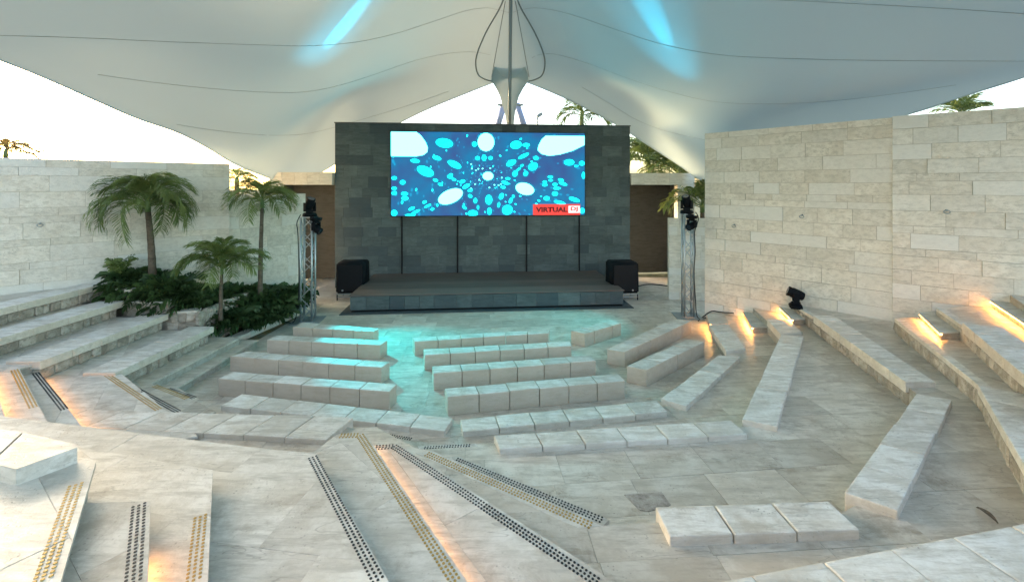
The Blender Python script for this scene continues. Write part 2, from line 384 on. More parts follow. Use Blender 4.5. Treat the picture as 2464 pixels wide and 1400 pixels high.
def led(parent, a, b, z, side=-.026, drop=.0365, hgt=.004, name='light_strip', mat='led'):
    """warm light strip fixed under a nosing that runs a -> b (world xy), shining to the right of a->b"""
    a, b = Vector((a[0], a[1], 0)), Vector((b[0], b[1], 0)); d = (b - a).normalized(); nn = Vector((d.y, -d.x, 0))
    c = (a + b) / 2 + nn * side + Vector((0, 0, z - drop)); rot = Matrix.Rotation(math.atan2(d.y, d.x), 3, 'Z')
    return MB().box(c, ((b - a).length, .034, hgt), rot).build(name, M[mat], parent)
def step(label, front, back, z, tile=(1.1, .55), ang=0.0, strips=(), z0=-.05, mat='tread', seed=0, lip=True, group=None, window=None):
    """a stone stair step: body, tread slabs cut to shape, stud strips; front in world xy, back closes the outline under the next step"""
    poly = [Vector(p[:2]) for p in list(front) + list(back)]
    e = empty('stone_step', (front[0][0], front[0][1], 0), label, 'step', group)
    fr = [Vector(p[:2]) for p in front]; cen = sum(poly, Vector((0, 0))) / len(poly); rec = []
    for i, p in enumerate(fr):
        d = (fr[min(i + 1, len(fr) - 1)] - fr[max(i - 1, 0)]).normalized(); nn = Vector((-d.y, d.x))
        sgn = 1 if sum((q - p).dot(nn) for q in [Vector(x[:2]) for x in back]) > 0 else -1
        rec.append(p + nn * sgn * .05)
    prism('step_body', rec + [Vector(p[:2]) for p in back], z0, z - .034, M['joint'], e)
    pave(e, poly, z, tile, ang, M[mat], seed, name='tread_slab', limit=120, window=window, th=.034, gap=.0025)
    for pts, col in strips: studs(e, pts, z, M['studb' if col == 'b' else 'studg'])
    return e
def ext(a, b, t):
    a, b = Vector(a[:2]), Vector(b[:2]); return b + (b - a).normalized() * t

# fan of steps in the middle foreground
f3 = [XY(1025, 1100, .7275), XY(1105, 1098, .7275), XY(1466, 1250, .7275)]
step('narrow low stone step with black studs beside the paved floor', f3, [XY(1440, 1275, .7275), (-.6, 4.6)], .7275, ang=R(-58), strips=[([(1098, 1106), (1452, 1252)], 'b')], seed=21)
st = empty('stone_step', XY(1005, 1073, T2).to_3d(), 'wide stone step with a black stud line before the floor gap', 'step')
studs(st, [(1022, 1077), (1132, 1071)], T2, M['studb'], 2)
studs(st, [(936, 1047), (992, 1056)], T2, M['studb'], 2)
prism('nosing', [XY(1005, 1073, T2), XY(1145, 1067, T2), XY(1150, 1073, T2), XY(1008, 1079, T2)], T2 - .05, T2 + .001, M['tread'], st)
st = empty('stone_step', XY(1040, 1085, T3).to_3d(), 'stone step edged with a faded brass stud line', 'step')
studs(st, [(1028, 1092), (1428, 1266)], T3 + .003, M['studg'])
prism('nosing', [XY(1040, 1085, T3), XY(1447, 1264, T3), XY(1390, 1270, T3), XY(1000, 1090, T3)], T3 - .05, T3 + .003, M['tread'], st)
f2 = [XY(893, 1072, 1.01), XY(957, 1069, 1.01), XY(1480, 1400, 1.01)]; f2.append(ext(f2[1], f2[2], 3.2))
s2 = step('stone step lit along its inner edge with a long black stud line', f2, [(2.4, -4), (-2.3, -4), (-2.15, 4.4)], 1.01, (1.3, .6), R(-54), [([(905, 1076), (948, 1074), (1438, 1400)], 'b')], seed=22)
f1 = [XY(812, 1044, 1.15), XY(880, 1044, 1.15), XY(1126, 1400, 1.15)]; f1.append(ext(f1[1], f1[2], 2.6))
s1 = step('stone step with a long brass stud line and warm light below', f1, [(1.4, -4), (-2.4, -4), (-2.2, 4.5)], 1.15, (1.2, .55), R(-44), [([(820, 1048), (866, 1047), (1097, 1400)], 'g')], seed=23)
led(s1, f1[3], f1[1], 1.15, mat='led_faint')
f0 = [ext(XY(660, 1082, 1.29), XY(200, 1025, 1.29), 4.4), XY(200, 1025, 1.29), XY(660, 1082, 1.29), XY(759, 1090, 1.29), XY(936, 1400, 1.29)]; f0.append(ext(f0[3], f0[4], 2.2))
s0 = step('broad pale landing with a long black stud line on its right edge', f0, [(.6, -4), (-12, -4)], 1.29, (1.5, .75), R(-8), [([(752, 1100), (912, 1400)], 'b')], seed=24)
fg = [ext(XY(512, 1130, 1.43), XY(205, 1078, 1.43), 4), XY(205, 1078, 1.43), XY(512, 1130, 1.43), XY(500, 1400, 1.43)]; fg.append(ext(fg[2], fg[3], 2.5))
sg = step('stone step with brass studs left of the shaded landing', fg, [(-1.1, -4), (-12, -4)], 1.43, (1.4, .7), R(-12), [([(482, 1242), (465, 1400)], 'g')], seed=25)
fb = [XY(225, 1209, 1.57), XY(362, 1205, 1.57), XY(356, 1400, 1.57)]; fb.append(ext(fb[1], fb[2], 2.5))
sb = step('stone step with a black stud strip and orange glow beside it', fb, [(-1.6, -4), (-9, -4), (-5, 3)], 1.57, (1.2, .7), R(-35), [([(334, 1215), (320, 1400)], 'b')], seed=26)
pa, pb = Vector(XY(359, 1300, 1.57)), Vector(fb[3]); led(sb, pb, pa, 1.57, mat='led_dim')
fk = [XY(-300, 996, 1.71), XY(188, 1078, 1.71), XY(231, 1111, 1.71), XY(145, 1400, 1.71)]; fk.append(ext(fk[2], fk[3], 2.5))
sk = step('highest stone step in the lower left corner with a brass stud strip', fk, [(-2.2, -4), (-9, -4)], 1.71, (1.3, .7), R(-35), [([(182, 1166), (100, 1400)], 'g')], seed=27)

# ------------------------------------------------------------------ left terraces and their steps
LY = 10.2
def lsteps():  # thin steps and upper tiers take darker paving to paint in shade
    z = .18
    f = [(-6.27, 10.9), (-6.33, 8.33), XY(471, 956, z), XY(535, 980, z)]
    e = step('lowest thin stone step beside the left benches', f, [(-4.9, 6.6), (-12, 6.6), (-12, 10.9)], z, (1.1, .35), R(90), [([(405, 936), (468, 957)], 'b')], seed=31, mat='floor')
    z = .35
    f = [(-6.52, 10.6), (-6.67, 8.13), XY(455, 957, z), XY(520, 990, z)]
    step('second thin stone step beside the left benches', f, [(-4.9, 6.4), (-12, 6.4), (-12, 10.6)], z, (1.1, .35), R(88), [([(372, 928), (450, 958)], 'g')], seed=32, mat='floor')
    z = .5
    f = [(-7.4, 8.3), XY(298, 916, z), XY(435, 988, z)]; f.append(ext(f[1], f[2], 1.2))
    step('stone step with black studs at the foot of the left benches', f, [(-4.5, 5.8), (-12, 5.8), (-12, 8.3)], z, (1.1, .4), R(-56), [([(312, 927), (428, 990)], 'b')], seed=33)
    z = .65
    f = [(-7.06, LY), (-7.06, 7.92), XY(398, 985, z)]; f.append(ext(f[1], f[2], 1.2))
    step('stone step with brass studs behind the nearest left bench', f, [(-4.8, 5.6), (-12, 5.6), (-12, LY)], z, (1.2, .5), R(-56), [([(248, 896), (383, 986)], 'g')], seed=34)
    z = .8
    f = [(-8.5, 8.0), XY(92, 890, z), XY(166, 985, z)]; f.append(ext(f[1], f[2], 1.0))
    e = step('stone step with black studs and a warm light strip at the left', f, [(-6, 5.4), (-12, 5.4), (-12, 8.0)], z, (1.2, .5), R(-54), [([(86, 898), (155, 985)], 'b')], seed=35)
    led(e, f[3], f[1], z, mat='led_dim')
    z = .95
    f = [(-8.11, LY), (-8.11, 7.64), XY(46, 886, z), XY(98, 985, z)]; f.append(ext(f[2], f[3], 1.0))
    step('stone step with a brass stud strip near the left frame edge', f, [(-6.6, 5.2), (-12, 5.2), (-12, LY)], z, (1.2, .5), R(-54), [([(34, 890), (80, 980)], 'g')], seed=36)
    z = 1.1
    f = [(-9.0, 7.4), XY(-26, 880, z), XY(8, 990, z)]; f.append(ext(f[1], f[2], 1.0))
    e = step('stone step glowing orange at the left frame edge', f, [(-7.4, 5), (-12, 5), (-12, 7.4)], z, (1.2, .5), R(-54), seed=37)
    led(e, f[3], f[1], z, mat='led_dim')
    z = 1.25
    f = [(-9.16, LY), (-9.16, 6.2)]
    step('upper left stone tier behind the second bench', f, [(-12, 6.2), (-12, LY)], z, (1.2, .5), R(90), seed=38, mat='floor')
    z = 1.5
    f = [(-10.0, 11.4), (-10.15, 6.2)]
    step('highest left stone tier under the wall', f, [(-13, 6.2), (-13, 11.4)], z, (1.2, .5), R(90), seed=39, mat='floor')
lsteps()

# ------------------------------------------------------------------ rubble risers
rub_me = []
def rub_mesh(i):
    rnd = random.Random(90 + i); bm = bmesh.new(); bmesh.ops.create_cube(bm, size=1)
    for v in bm.verts: v.co += Vector((rnd.uniform(-.17, .17), rnd.uniform(-.10, .10), rnd.uniform(-.16, .16)))
    bmesh.ops.bevel(bm, geom=bm.edges[:], offset=.16, segments=1, affect='EDGES')
    me = bpy.data.meshes.new('stone'); bm.to_mesh(me); bm.free(); me.materials.append(M['rubble']); return me
rub_me = [rub_mesh(i) for i in range(7)]
def rubble(name, a, b, z0, z1, label, seed=0, thick=.10, rows=1, size=.17, cat='retaining wall'):
    """low dry-stone riser on the line a->b, outer face to the right of a->b"""
    a, b = Vector((a[0], a[1], 0)), Vector((b[0], b[1], 0)); d = (b - a); L = d.length; d.normalize(); nn = Vector((d.y, -d.x, 0)); rot = math.atan2(d.y, d.x)
    rnd = random.Random(seed); e = empty(name, (a.x, a.y, z0), label, cat)
    c = (a + b) / 2 - nn * (thick / 2 + .03) + Vector((0, 0, (z0 + z1) / 2))
    MB().box(c, (L, thick, z1 - z0), Matrix.Rotation(rot, 3, 'Z')).build('mortar_core', M['mortar'], e)
    h = (z1 - z0) / rows
    for r in range(rows):
        x = -rnd.random() * .1
        while x < L - .04:
            w_ = min(rnd.uniform(.6, 1.7) * size, L - x)
            if w_ > .05:
                o = bpy.data.objects.new('stone', rnd.choice(rub_me)); COL.objects.link(o); o.parent = e
                p = a + d * (x + w_ / 2) - nn * (.035 + rnd.uniform(-.012, .012)) + Vector((0, 0, z0 + h * (r + .5))) - Vector((a.x, a.y, z0))
                o.location = p; o.rotation_euler = (0, rnd.uniform(-.08, .08), rot + (math.pi if rnd.random() < .5 else 0))
                o.scale = (w_ * .98, .10, h * rnd.uniform(.9, 1.06))
            x += w_
    return e
rubble('rubble_riser', (-7.06, 7.84), (-7.06, LY), .35, .57, 'rubble stone riser under the nearest left bench', 1)
rubble('rubble_riser', (-8.11, 7.62), (-8.11, LY), .65, .87, 'rubble stone riser under the second left bench', 2)
rubble('rubble_riser', (-9.16, 7.0), (-9.16, LY), .95, 1.17, 'rubble stone riser under the third left bench', 3)
rubble('rubble_riser', (-10.1, 7.0), (-9.95, 10.7), 1.25, 1.47, 'rubble stone riser under the highest left bench', 4)
a, b = mid((2179, 918), (2252, 918), ZC, .10), mid((1957, 759), (2005, 758), ZC, .10)
rubble('rubble_riser', XY(1903, 729, T3), a, T2, ZC - .16, 'rubble stone riser under the long right bench', 5)
rubble('rubble_riser', XY(2153, 766, T4), XY(2353, 925, T4), T3, T4 - .06, 'rubble stone riser under the kerb near the right wall', 6)
rubble('rubble_riser', XY(2353, 925, T4), XY(2464, 1120, T4), T3, T4 - .06, 'rubble stone riser under the slab at the right edge', 7)
rubble('rubble_riser', (eA + Vector((.05, 0, 0))), (eB + ed * 1.5 + Vector((.05, 0, 0))), T4, ZE - .16, 'rubble stone riser under the topmost right bench', 8)

# ------------------------------------------------------------------ benches
def bench(label, px, z, zb, n=None, gap=.010, name='stone_bench', bev=.015, group=None, jit=.006):
    """px = far-left, far-right, near-right, near-left corners of the top in the photograph's pixels"""
    fl, fr, nr, nl = [P(u, v, z) for u, v in px]; rnd = random.Random(hash(label) % 9999 if False else sum(map(ord, label)))
    L = (fl - fr).length; n = n or max(1, round(L / .55))
    base = (fl + fr + nr + nl) / 4; e = empty(name, (base.x, base.y, zb), label, 'bench', group)
    for k in range(n):
        t0, t1 = k / n, (k + 1) / n; g0 = gap / 2 / L
        a, b_ = t0 + (g0 if k else 0), t1 - (g0 if k < n - 1 else 0)
        c = [fl.lerp(fr, a), fl.lerp(fr, b_), nl.lerp(nr, b_), nl.lerp(nr, a)]
        dn = (nl - fl).normalized() * rnd.uniform(-jit, jit); dz = rnd.uniform(-jit, jit) * .6
        top = [p + dn + Vector((0, 0, dz)) for p in c]; bot = [Vector((p.x, p.y, zb)) for p in top]
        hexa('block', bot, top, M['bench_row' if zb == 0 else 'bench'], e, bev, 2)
    return e
ROW = .335
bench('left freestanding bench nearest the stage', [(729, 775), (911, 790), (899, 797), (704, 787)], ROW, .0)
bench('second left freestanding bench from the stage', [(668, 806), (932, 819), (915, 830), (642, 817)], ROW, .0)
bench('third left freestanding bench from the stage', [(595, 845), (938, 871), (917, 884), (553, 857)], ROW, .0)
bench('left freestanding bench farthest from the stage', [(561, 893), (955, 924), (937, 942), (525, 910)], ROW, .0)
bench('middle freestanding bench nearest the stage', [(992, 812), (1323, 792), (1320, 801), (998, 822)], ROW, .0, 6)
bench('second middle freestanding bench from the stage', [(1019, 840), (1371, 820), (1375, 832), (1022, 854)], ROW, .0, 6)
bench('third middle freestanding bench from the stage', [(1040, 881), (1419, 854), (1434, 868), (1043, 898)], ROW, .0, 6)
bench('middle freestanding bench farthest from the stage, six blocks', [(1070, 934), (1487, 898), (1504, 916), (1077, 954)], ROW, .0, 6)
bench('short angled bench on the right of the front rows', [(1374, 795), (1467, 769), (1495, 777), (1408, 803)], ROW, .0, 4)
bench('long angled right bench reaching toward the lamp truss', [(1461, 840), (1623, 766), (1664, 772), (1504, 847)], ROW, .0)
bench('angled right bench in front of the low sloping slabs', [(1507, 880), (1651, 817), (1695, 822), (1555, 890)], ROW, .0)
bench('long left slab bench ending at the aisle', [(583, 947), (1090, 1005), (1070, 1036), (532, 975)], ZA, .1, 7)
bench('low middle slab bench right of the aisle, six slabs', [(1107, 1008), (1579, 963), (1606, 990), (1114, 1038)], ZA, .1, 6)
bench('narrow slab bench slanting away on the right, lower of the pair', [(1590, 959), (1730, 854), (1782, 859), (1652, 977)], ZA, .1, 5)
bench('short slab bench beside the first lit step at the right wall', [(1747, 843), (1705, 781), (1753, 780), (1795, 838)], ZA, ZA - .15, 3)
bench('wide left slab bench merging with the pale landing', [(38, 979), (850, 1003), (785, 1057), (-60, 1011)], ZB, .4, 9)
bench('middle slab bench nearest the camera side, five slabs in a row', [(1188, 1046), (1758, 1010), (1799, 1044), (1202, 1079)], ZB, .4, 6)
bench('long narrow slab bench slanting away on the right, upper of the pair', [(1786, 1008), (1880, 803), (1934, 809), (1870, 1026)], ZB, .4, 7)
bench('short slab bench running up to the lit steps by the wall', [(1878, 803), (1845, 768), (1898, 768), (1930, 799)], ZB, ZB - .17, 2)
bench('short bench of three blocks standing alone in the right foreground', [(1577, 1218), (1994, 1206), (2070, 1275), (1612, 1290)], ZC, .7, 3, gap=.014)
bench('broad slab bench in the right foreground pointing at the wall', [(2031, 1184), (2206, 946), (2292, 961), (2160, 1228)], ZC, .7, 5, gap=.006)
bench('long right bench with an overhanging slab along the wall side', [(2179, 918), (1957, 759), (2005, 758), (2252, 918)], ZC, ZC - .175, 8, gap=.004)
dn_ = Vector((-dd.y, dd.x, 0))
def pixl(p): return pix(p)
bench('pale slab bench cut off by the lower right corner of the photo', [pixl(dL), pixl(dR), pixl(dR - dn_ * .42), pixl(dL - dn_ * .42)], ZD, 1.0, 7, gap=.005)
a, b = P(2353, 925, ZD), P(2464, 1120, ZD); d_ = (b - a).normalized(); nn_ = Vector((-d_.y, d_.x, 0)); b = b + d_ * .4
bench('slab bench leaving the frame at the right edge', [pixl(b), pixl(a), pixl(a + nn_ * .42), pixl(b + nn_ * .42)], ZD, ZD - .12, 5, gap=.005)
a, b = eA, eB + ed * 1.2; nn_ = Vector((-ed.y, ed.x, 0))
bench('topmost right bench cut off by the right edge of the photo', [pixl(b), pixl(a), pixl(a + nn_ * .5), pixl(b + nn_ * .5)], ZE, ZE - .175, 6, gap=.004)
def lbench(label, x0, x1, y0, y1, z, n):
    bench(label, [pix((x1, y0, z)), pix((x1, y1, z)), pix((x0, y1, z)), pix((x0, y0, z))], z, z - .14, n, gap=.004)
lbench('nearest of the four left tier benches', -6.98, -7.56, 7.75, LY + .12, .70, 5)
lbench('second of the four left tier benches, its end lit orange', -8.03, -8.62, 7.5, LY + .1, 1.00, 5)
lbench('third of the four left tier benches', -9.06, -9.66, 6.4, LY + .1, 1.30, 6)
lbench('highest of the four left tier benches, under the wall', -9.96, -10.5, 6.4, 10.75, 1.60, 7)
e = bench('rough pale slab bench in the lower left corner', [(-230, 1008), (173, 1066), (186, 1074), (38, 1128)], 1.84, 1.66, 1)
bpy.data.objects.remove(e.children[0])
_tl, _bl = [P(u, v, 1.84) for u, v in [(57, 1041), (173, 1066), (186, 1075), (38, 1128), (-20, 1113)]], None
prism('block', [p.to_2d() for p in _tl], 1.68, 1.84, M['tread'], e)
prism('block', [XY(u, v, 1.84) for u, v in [(-300, 990), (53, 1040), (-24, 1111), (-300, 1060)]], 1.68, 1.842, M['tread'], e)

# kerbs leading to the wall
def kerb(label, a, b, z, wdt, h):
    a, b = Vector((a[0], a[1], 0)), Vector((b[0], b[1], 0)); d = (b - a).normalized(); nn = Vector((-d.y, d.x, 0)); L = (b - a).length
    e = empty('stone_kerb', (a.x, a.y, z - h), label, 'kerb'); n = max(1, round(L / .6))
    for k in range(n):
        p, q = a + d * (L * k / n + .003), a + d * (L * (k + 1) / n - .003)
        c = [p, q, q + nn * wdt, p + nn * wdt]
        hexa('block', [Vector((x.x, x.y, z - h)) for x in c], [Vector((x.x, x.y, z)) for x in c], M['bench'], e, .006)
    return e
kerb('narrow kerb from the floor lamp to the long right bench', XY(1955, 762, T3 + .02), XY(1903, 729, T3 + .02), T3 + .02, -.12 if False else -.14, .06)
kerb('narrow kerb along the terrace edge near the right wall', XY(2353, 925, T4 + .01), XY(2153, 766, T4 + .01), T4 + .01, -.14, .08)
kerb('narrow kerb between the two highest lit steps', XY(2314, 782, T5 + .02), XY(2252, 740, T5 + .02), T5 + .02, -.14, .07)
# lit wall steps on the right
def wstep(label, px, z, z0, lit=True, seed=0):
    q = [P(u, v, z) for u, v in px]; e = empty('stone_step', (q[0].x, q[0].y, z0), label, 'step')
    ow = (q[1] - q[0]).normalized() * .05
    prism('step_body', [(q[0] + ow).to_2d(), q[1].to_2d(), q[2].to_2d(), (q[3] + ow).to_2d()], z0, z - .03, M['rubble'], e)
    c = (q[0] + q[1] + q[2] + q[3]) / 4
    hexa('tread_slab', [Vector((p.x, p.y, z - .03)) for p in q], q, M['tread'], e, .005)
    if lit: led(e, q[0], q[3], z, side=-.024, drop=.0335, hgt=.004, mat='led')
    return e
wstep('first lit stone step at the foot of the right wall', [(1700, 756), (1740, 752), (1756, 778), (1707, 779)], .30, .0)
wstep('second lit stone step at the foot of the right wall', [(1787, 750), (1824, 746), (1848, 786), (1808, 787)], .43, T1)
wstep('third lit stone step beside the floor lamp', [(1864, 728), (1898, 724), (1944, 766), (1904, 768)], .74, T2)
wstep('lit stone step at the foot of the far right wall', [(2210, 752), (2256, 746), (2314, 798), (2260, 800)], 1.315, T4)
wstep('large lit stone step near the right frame edge', [(2372, 716), (2425, 708), (2530, 775), (2466, 778)], 1.61, T5)

# ------------------------------------------------------------------ block walls
unit = bpy.data.meshes.new('block'); _b = bmesh.new(); bmesh.ops.create_cube(_b, size=1); _b.to_mesh(unit); _b.free()
UNIT = {}
def unit_mesh(mat):
    if mat.name not in UNIT:
        u = unit.copy(); u.name = 'block'; u.materials.append(mat); UNIT[mat.name] = u
    return UNIT[mat.name]
def block_wall(name, a, b, z0, z1, label, mat, core, cat='wall', courses=(.28, .30, .16, .32, .26, .14), length=(.5, 1.0), thick=.35, seed=0, parent=None, gap=.006, proud=.009, face=.06):
    """wall a->b whose block face looks to the right of a->b; every block a piece of its own"""
    rnd = random.Random(seed); a, b = Vector((a[0], a[1], 0)), Vector((b[0], b[1], 0)); d = b - a; L = d.length; d.normalize(); nn = Vector((d.y, -d.x, 0)); rot = math.atan2(d.y, d.x)
    m = (a + b) / 2; e = empty(name, (m.x, m.y, z0), label, cat)
    MB().box(m - nn * (face + (thick - face) / 2) + Vector((0, 0, (z0 + z1) / 2 - .004)), (L, thick - face, z1 - z0 - .008), Matrix.Rotation(rot, 3, 'Z')).build('core', core, e)
    MB().box(m - nn * (face * .5 + .012) + Vector((0, 0, (z0 + z1) / 2 - .004)), (L - .03, face - .004, z1 - z0 - .03), Matrix.Rotation(rot, 3, 'Z')).build('mortar_bed', M['mortar'] if mat is not M['slate'] else M['slate'], e)
    z = z1; k = 0; cnt = 0
    while z > z0 + .02:
        h = rnd.choice(courses)
        if z - h < z0 + .06: h = z - z0
        x = 0; first = True
        while x < L - .001:
            w_ = rnd.uniform(*length) * (rnd.uniform(.4, .9) if first else 1); first = False
            if L - x - w_ < length[0] * .5: w_ = L - x
            o = bpy.data.objects.new('block', unit_mesh(mat)); COL.objects.link(o); o.parent = e
            pr = rnd.uniform(-proud, proud)
            o.location = a + d * (x + w_ / 2) - nn * (face / 2 - pr) + Vector((0, 0, z - h / 2)) - Vector((m.x, m.y, z0))
            o.rotation_euler = (0, 0, rot + rnd.uniform(-.002, .002)); o.scale = (w_ - gap, face, h - gap); x += w_; cnt += 1
        z -= h
    return e
# right walls (face looks at the seats: to the right of far-corner -> near-corner)
RW0, RW1, RW2 = Vector((5.82, 13.3)), Vector((8.78, 10.12)), Vector((11.3, 8.15))
RWZ = 5.56
block_wall('ashlar_wall', RW0, RW1, 0, RWZ, 'tall cream ashlar wall right of the stage with the floor lamp at its foot', M['ashlar'], M['ashlar'], seed=41, thick=.5, length=(.6, 1.1), courses=(.33, .36, .30, .17, .38, .34), proud=.012, gap=.008)
_wd = (RW1 - RW0).normalized(); rw2a = RW1 - _wd * .03 + Vector((_wd.y, -_wd.x)) * .045
block_wall('ashlar_wall', rw2a, RW2, .8, RWZ + .02, 'tall cream ashlar wall at the right frame edge', M['ashlar'], M['ashlar'], seed=43, thick=.5, length=(.65, 1.1), courses=(.30, .34, .17, .36, .32), proud=.012, gap=.008)
# end face of the right wall is covered by its core; left walls
LW0, LW1 = Vector((-13.0, 8.84)), Vector((-8.33, 13.0))
block_wall('ashlar_wall', LW0, LW1, .9, 4.63, 'long cream ashlar wall behind the left palm', M['ashlar'], M['ashlar'], seed=45, thick=.4, length=(.6, 1.2), courses=(.36, .34, .2, .38, .3, .16))
block_wall('ashlar_wall', (-8.9, 12.6), (-7.03, 15.0), 0, 3.72, 'lower cream wall behind the slender palm and lamp truss', M['ashlar'], M['ashlar'], seed=46, thick=.35, length=(.5, .9), courses=(.34, .3, .2, .36))
block_wall('ashlar_wall', (5.5, 15.45), (6.9, 15.2), 0, 2.85, 'low cream wall between the portal and the tall right wall', M['ashlar'], M['ashlar'], seed=47, thick=.25, length=(.5, .8), courses=(.34, .3, .24))

# ------------------------------------------------------------------ stage
SA = math.atan2(UC - 1143, F)            # the stage is turned a few degrees
sx = Vector((math.cos(SA), math.sin(SA), 0)); sy = Vector((-math.sin(SA), math.cos(SA), 0))
SF = P(1176, 744, 0)                      # middle of the stage front at floor level
def SP(x, y, z): return SF + sx * x + sy * y + Vector((0, 0, z))
SROT = Matrix.Rotation(SA, 3, 'Z'); SH = .535
SX0, SX1, SDEP = -4.36, 4.46, 3.42
stage = empty('stage', SF, 'low stage with a dark wooden deck and grey stone front', 'stage')
MB().box(SP((SX0 + SX1) / 2, SDEP / 2 + .06, SH / 2 - .03), (SX1 - SX0 - .12, SDEP, SH - .08), SROT).build('stage_body', M['slate'], stage)
MB().box(SP((SX0 + SX1) / 2, SDEP / 2 - .12, .012), (SX1 - SX0 + .5, SDEP + .35, .024), SROT).build('base_plinth', M['slate'], stage)
rnd = random.Random(5)
n = 17
for i in range(n):
    y0 = SDEP * i / n - .02; wd = SDEP / n - .008
    MB().box(SP((SX0 + SX1) / 2, y0 + wd / 2, SH - .015 + rnd.uniform(-.001, .001)), (SX1 - SX0 + .05, wd, .03), SROT).build('plank', M['wood'], stage)
x = SX0
while x < SX1 - .01:
    wd = min(rnd.uniform(.42, .75), SX1 - x)
    if SX1 - x - wd < .25: wd = SX1 - x
    MB().box(SP(x + wd / 2, .03 + rnd.uniform(-.004, .004), (SH - .07) / 2 + .045), (wd - .008, .06, SH - .12), SROT).build('block', M['slate'], stage); x += wd
for sgn, xx in ((-1, SX0), (1, SX1)):
    for k in range(6):
        MB().box(SP(xx - sgn * .03, .06 + (k + .5) * (SDEP - .06) / 6, (SH - .07) / 2 + .045), (.06, (SDEP - .06) / 6 - .008, SH - .12), SROT).build('block', M['slate'], stage)
MB().box(SP((SX0 + SX1) / 2, .35, .034), (SX1 - SX0 - .1, .8, .02), SROT).build('shadow_plate', M['black'], stage)  # black plate painting the shadow line along the stage foot
# slate wall behind
WY = SDEP + .02; WX0, WX1, WZ = -5.88, 5.92, 6.42
a, b = SP(WX0, WY, 0), SP(WX1, WY, 0)
wall = block_wall('slate_wall', a, b, 0, WZ, 'tall dark grey stone wall behind the stage carrying the screen', M['slate'], M['slate'], seed=51, thick=.6, length=(.5, .85), courses=(.42, .40, .44, .38), gap=.005, proud=.004)
MB().box(SP((WX0 + WX1) / 2, WY + .3, WZ + .02), (WX1 - WX0 + .05, .66, .04), SROT).build('coping', M['slate'], wall)

# ------------------------------------------------------------------ video screen
c0 = Vector((941, 317)); 
def onwall(u, v, y):
    """point where the sight line through a pixel meets the stage-parallel plane at depth y"""
    d = Vector(((u - UC) / F, 1, -(v - VH) / F)); o = Vector((0, 0, CH)); p0 = SP(0, y, 0); t = (p0 - o).dot(sy) / d.dot(sy); return o + d * t
SY_ = WY - .16
p_l, p_r = onwall(941, 418, SY_), onwall(1407, 418, SY_)
sxl, sxr = (p_l - SF).dot(sx), (p_r - SF).dot(sx); szt, szb = onwall(1174, 319, SY_).z, onwall(1174, 518.5, SY_).z
SW, SHH = sxr - sxl, szt - szb
screen = empty('led_screen', SP((sxl + sxr) / 2, SY_, szb), 'large LED video screen showing glowing cyan dots on blue', 'screen')
MB().box(SP((sxl + sxr) / 2, SY_ + .07, (szt + szb) / 2), (SW + .03, .13, SHH + .03), SROT).build('cabinet', M['black'], screen)
EM = 1.0
m_bg, n_, l_, b_ = newmat('screen_blue')
tc = n_.new('ShaderNodeTexCoord'); tx = n_.new('ShaderNodeTexNoise'); tx.inputs['Scale'].default_value = .9; l_.new(tc.outputs['Object'], tx.inputs['Vector'])
rp = n_.new('ShaderNodeValToRGB'); rp.color_ramp.elements[0].position = .35; rp.color_ramp.elements[1].position = .62
rp.color_ramp.elements[0].color = (.03, .085, .29, 1); rp.color_ramp.elements[1].color = (.0, .19, .42, 1); l_.new(tx.outputs[0], rp.inputs[0])
b_.inputs['Base Color'].default_value = (0, 0, 0, 1); l_.new(rp.outputs[0], b_.inputs['Emission Color']); b_.inputs['Emission Strength'].default_value = .16
def scr(x, y, d=0.0):
    """x, y in the measured screen sheet (105..2345, 75..1055) -> point on the screen"""
    return SP(sxl + (x - 105) / 2240 * SW, SY_ - d, szt - (y - 75) / 980 * SHH)
pic = obj('picture', [scr(105, 75, .0), scr(2345, 75, .0), scr(2345, 1055, .0), scr(105, 1055, .0)], [(3, 2, 1, 0)], m_bg, screen)
m_cy = emit('screen_cyan', (.0, .62, .72), .75); m_wh = emit('screen_white', (.10, 1.0, .95), 1.1); m_mid = emit('screen_mid', (.0, .30, .55), .2)
HALO = []
def blob(mb, x, y, rx, ry, rot=0, d=.003, n=20):
    if d == .003: rx *= .86; ry *= .86
    if d >= .003 and mb is not None: HALO.append((x, y, rx * 1.12 + 14, ry * 1.12 + 14, rot))
    ca, sa = math.cos(R(rot)), math.sin(R(rot)); pts = []
    for k in range(n):
        t = 2 * math.pi * k / n; X, Y_ = rx * math.cos(t), ry * math.sin(t)
        px_, py_ = x + X * ca - Y_ * sa, y + X * sa + Y_ * ca
        pts.append(scr(min(2345, max(105, px_)), min(1055, max(75, py_)), d))
    mb.add(pts, [tuple(range(n))[::-1]])
mw, mc, mm = MB(), MB(), MB()
mw.add([scr(x, y, .005) for x, y in [(105, 78), (390, 80), (440, 120), (490, 190), (518, 260), (512, 310), (470, 345), (390, 362), (105, 362)]], [tuple(range(9))])
mw.add([scr(x, y, .005) for x, y in [(1880, 108), (2342, 108), (2342, 215), (2200, 285), (2050, 330), (1920, 348), (1830, 325), (1785, 280), (1795, 225), (1835, 150)]], [tuple(range(10))])
for a_ in [(1182, 190, 96, 108, 0), (1205, 590, 62, 50, 0), (775, 830, 150, 80, -24), (1635, 742, 112, 70, 16)]: blob(mw, *a_, d=.005)
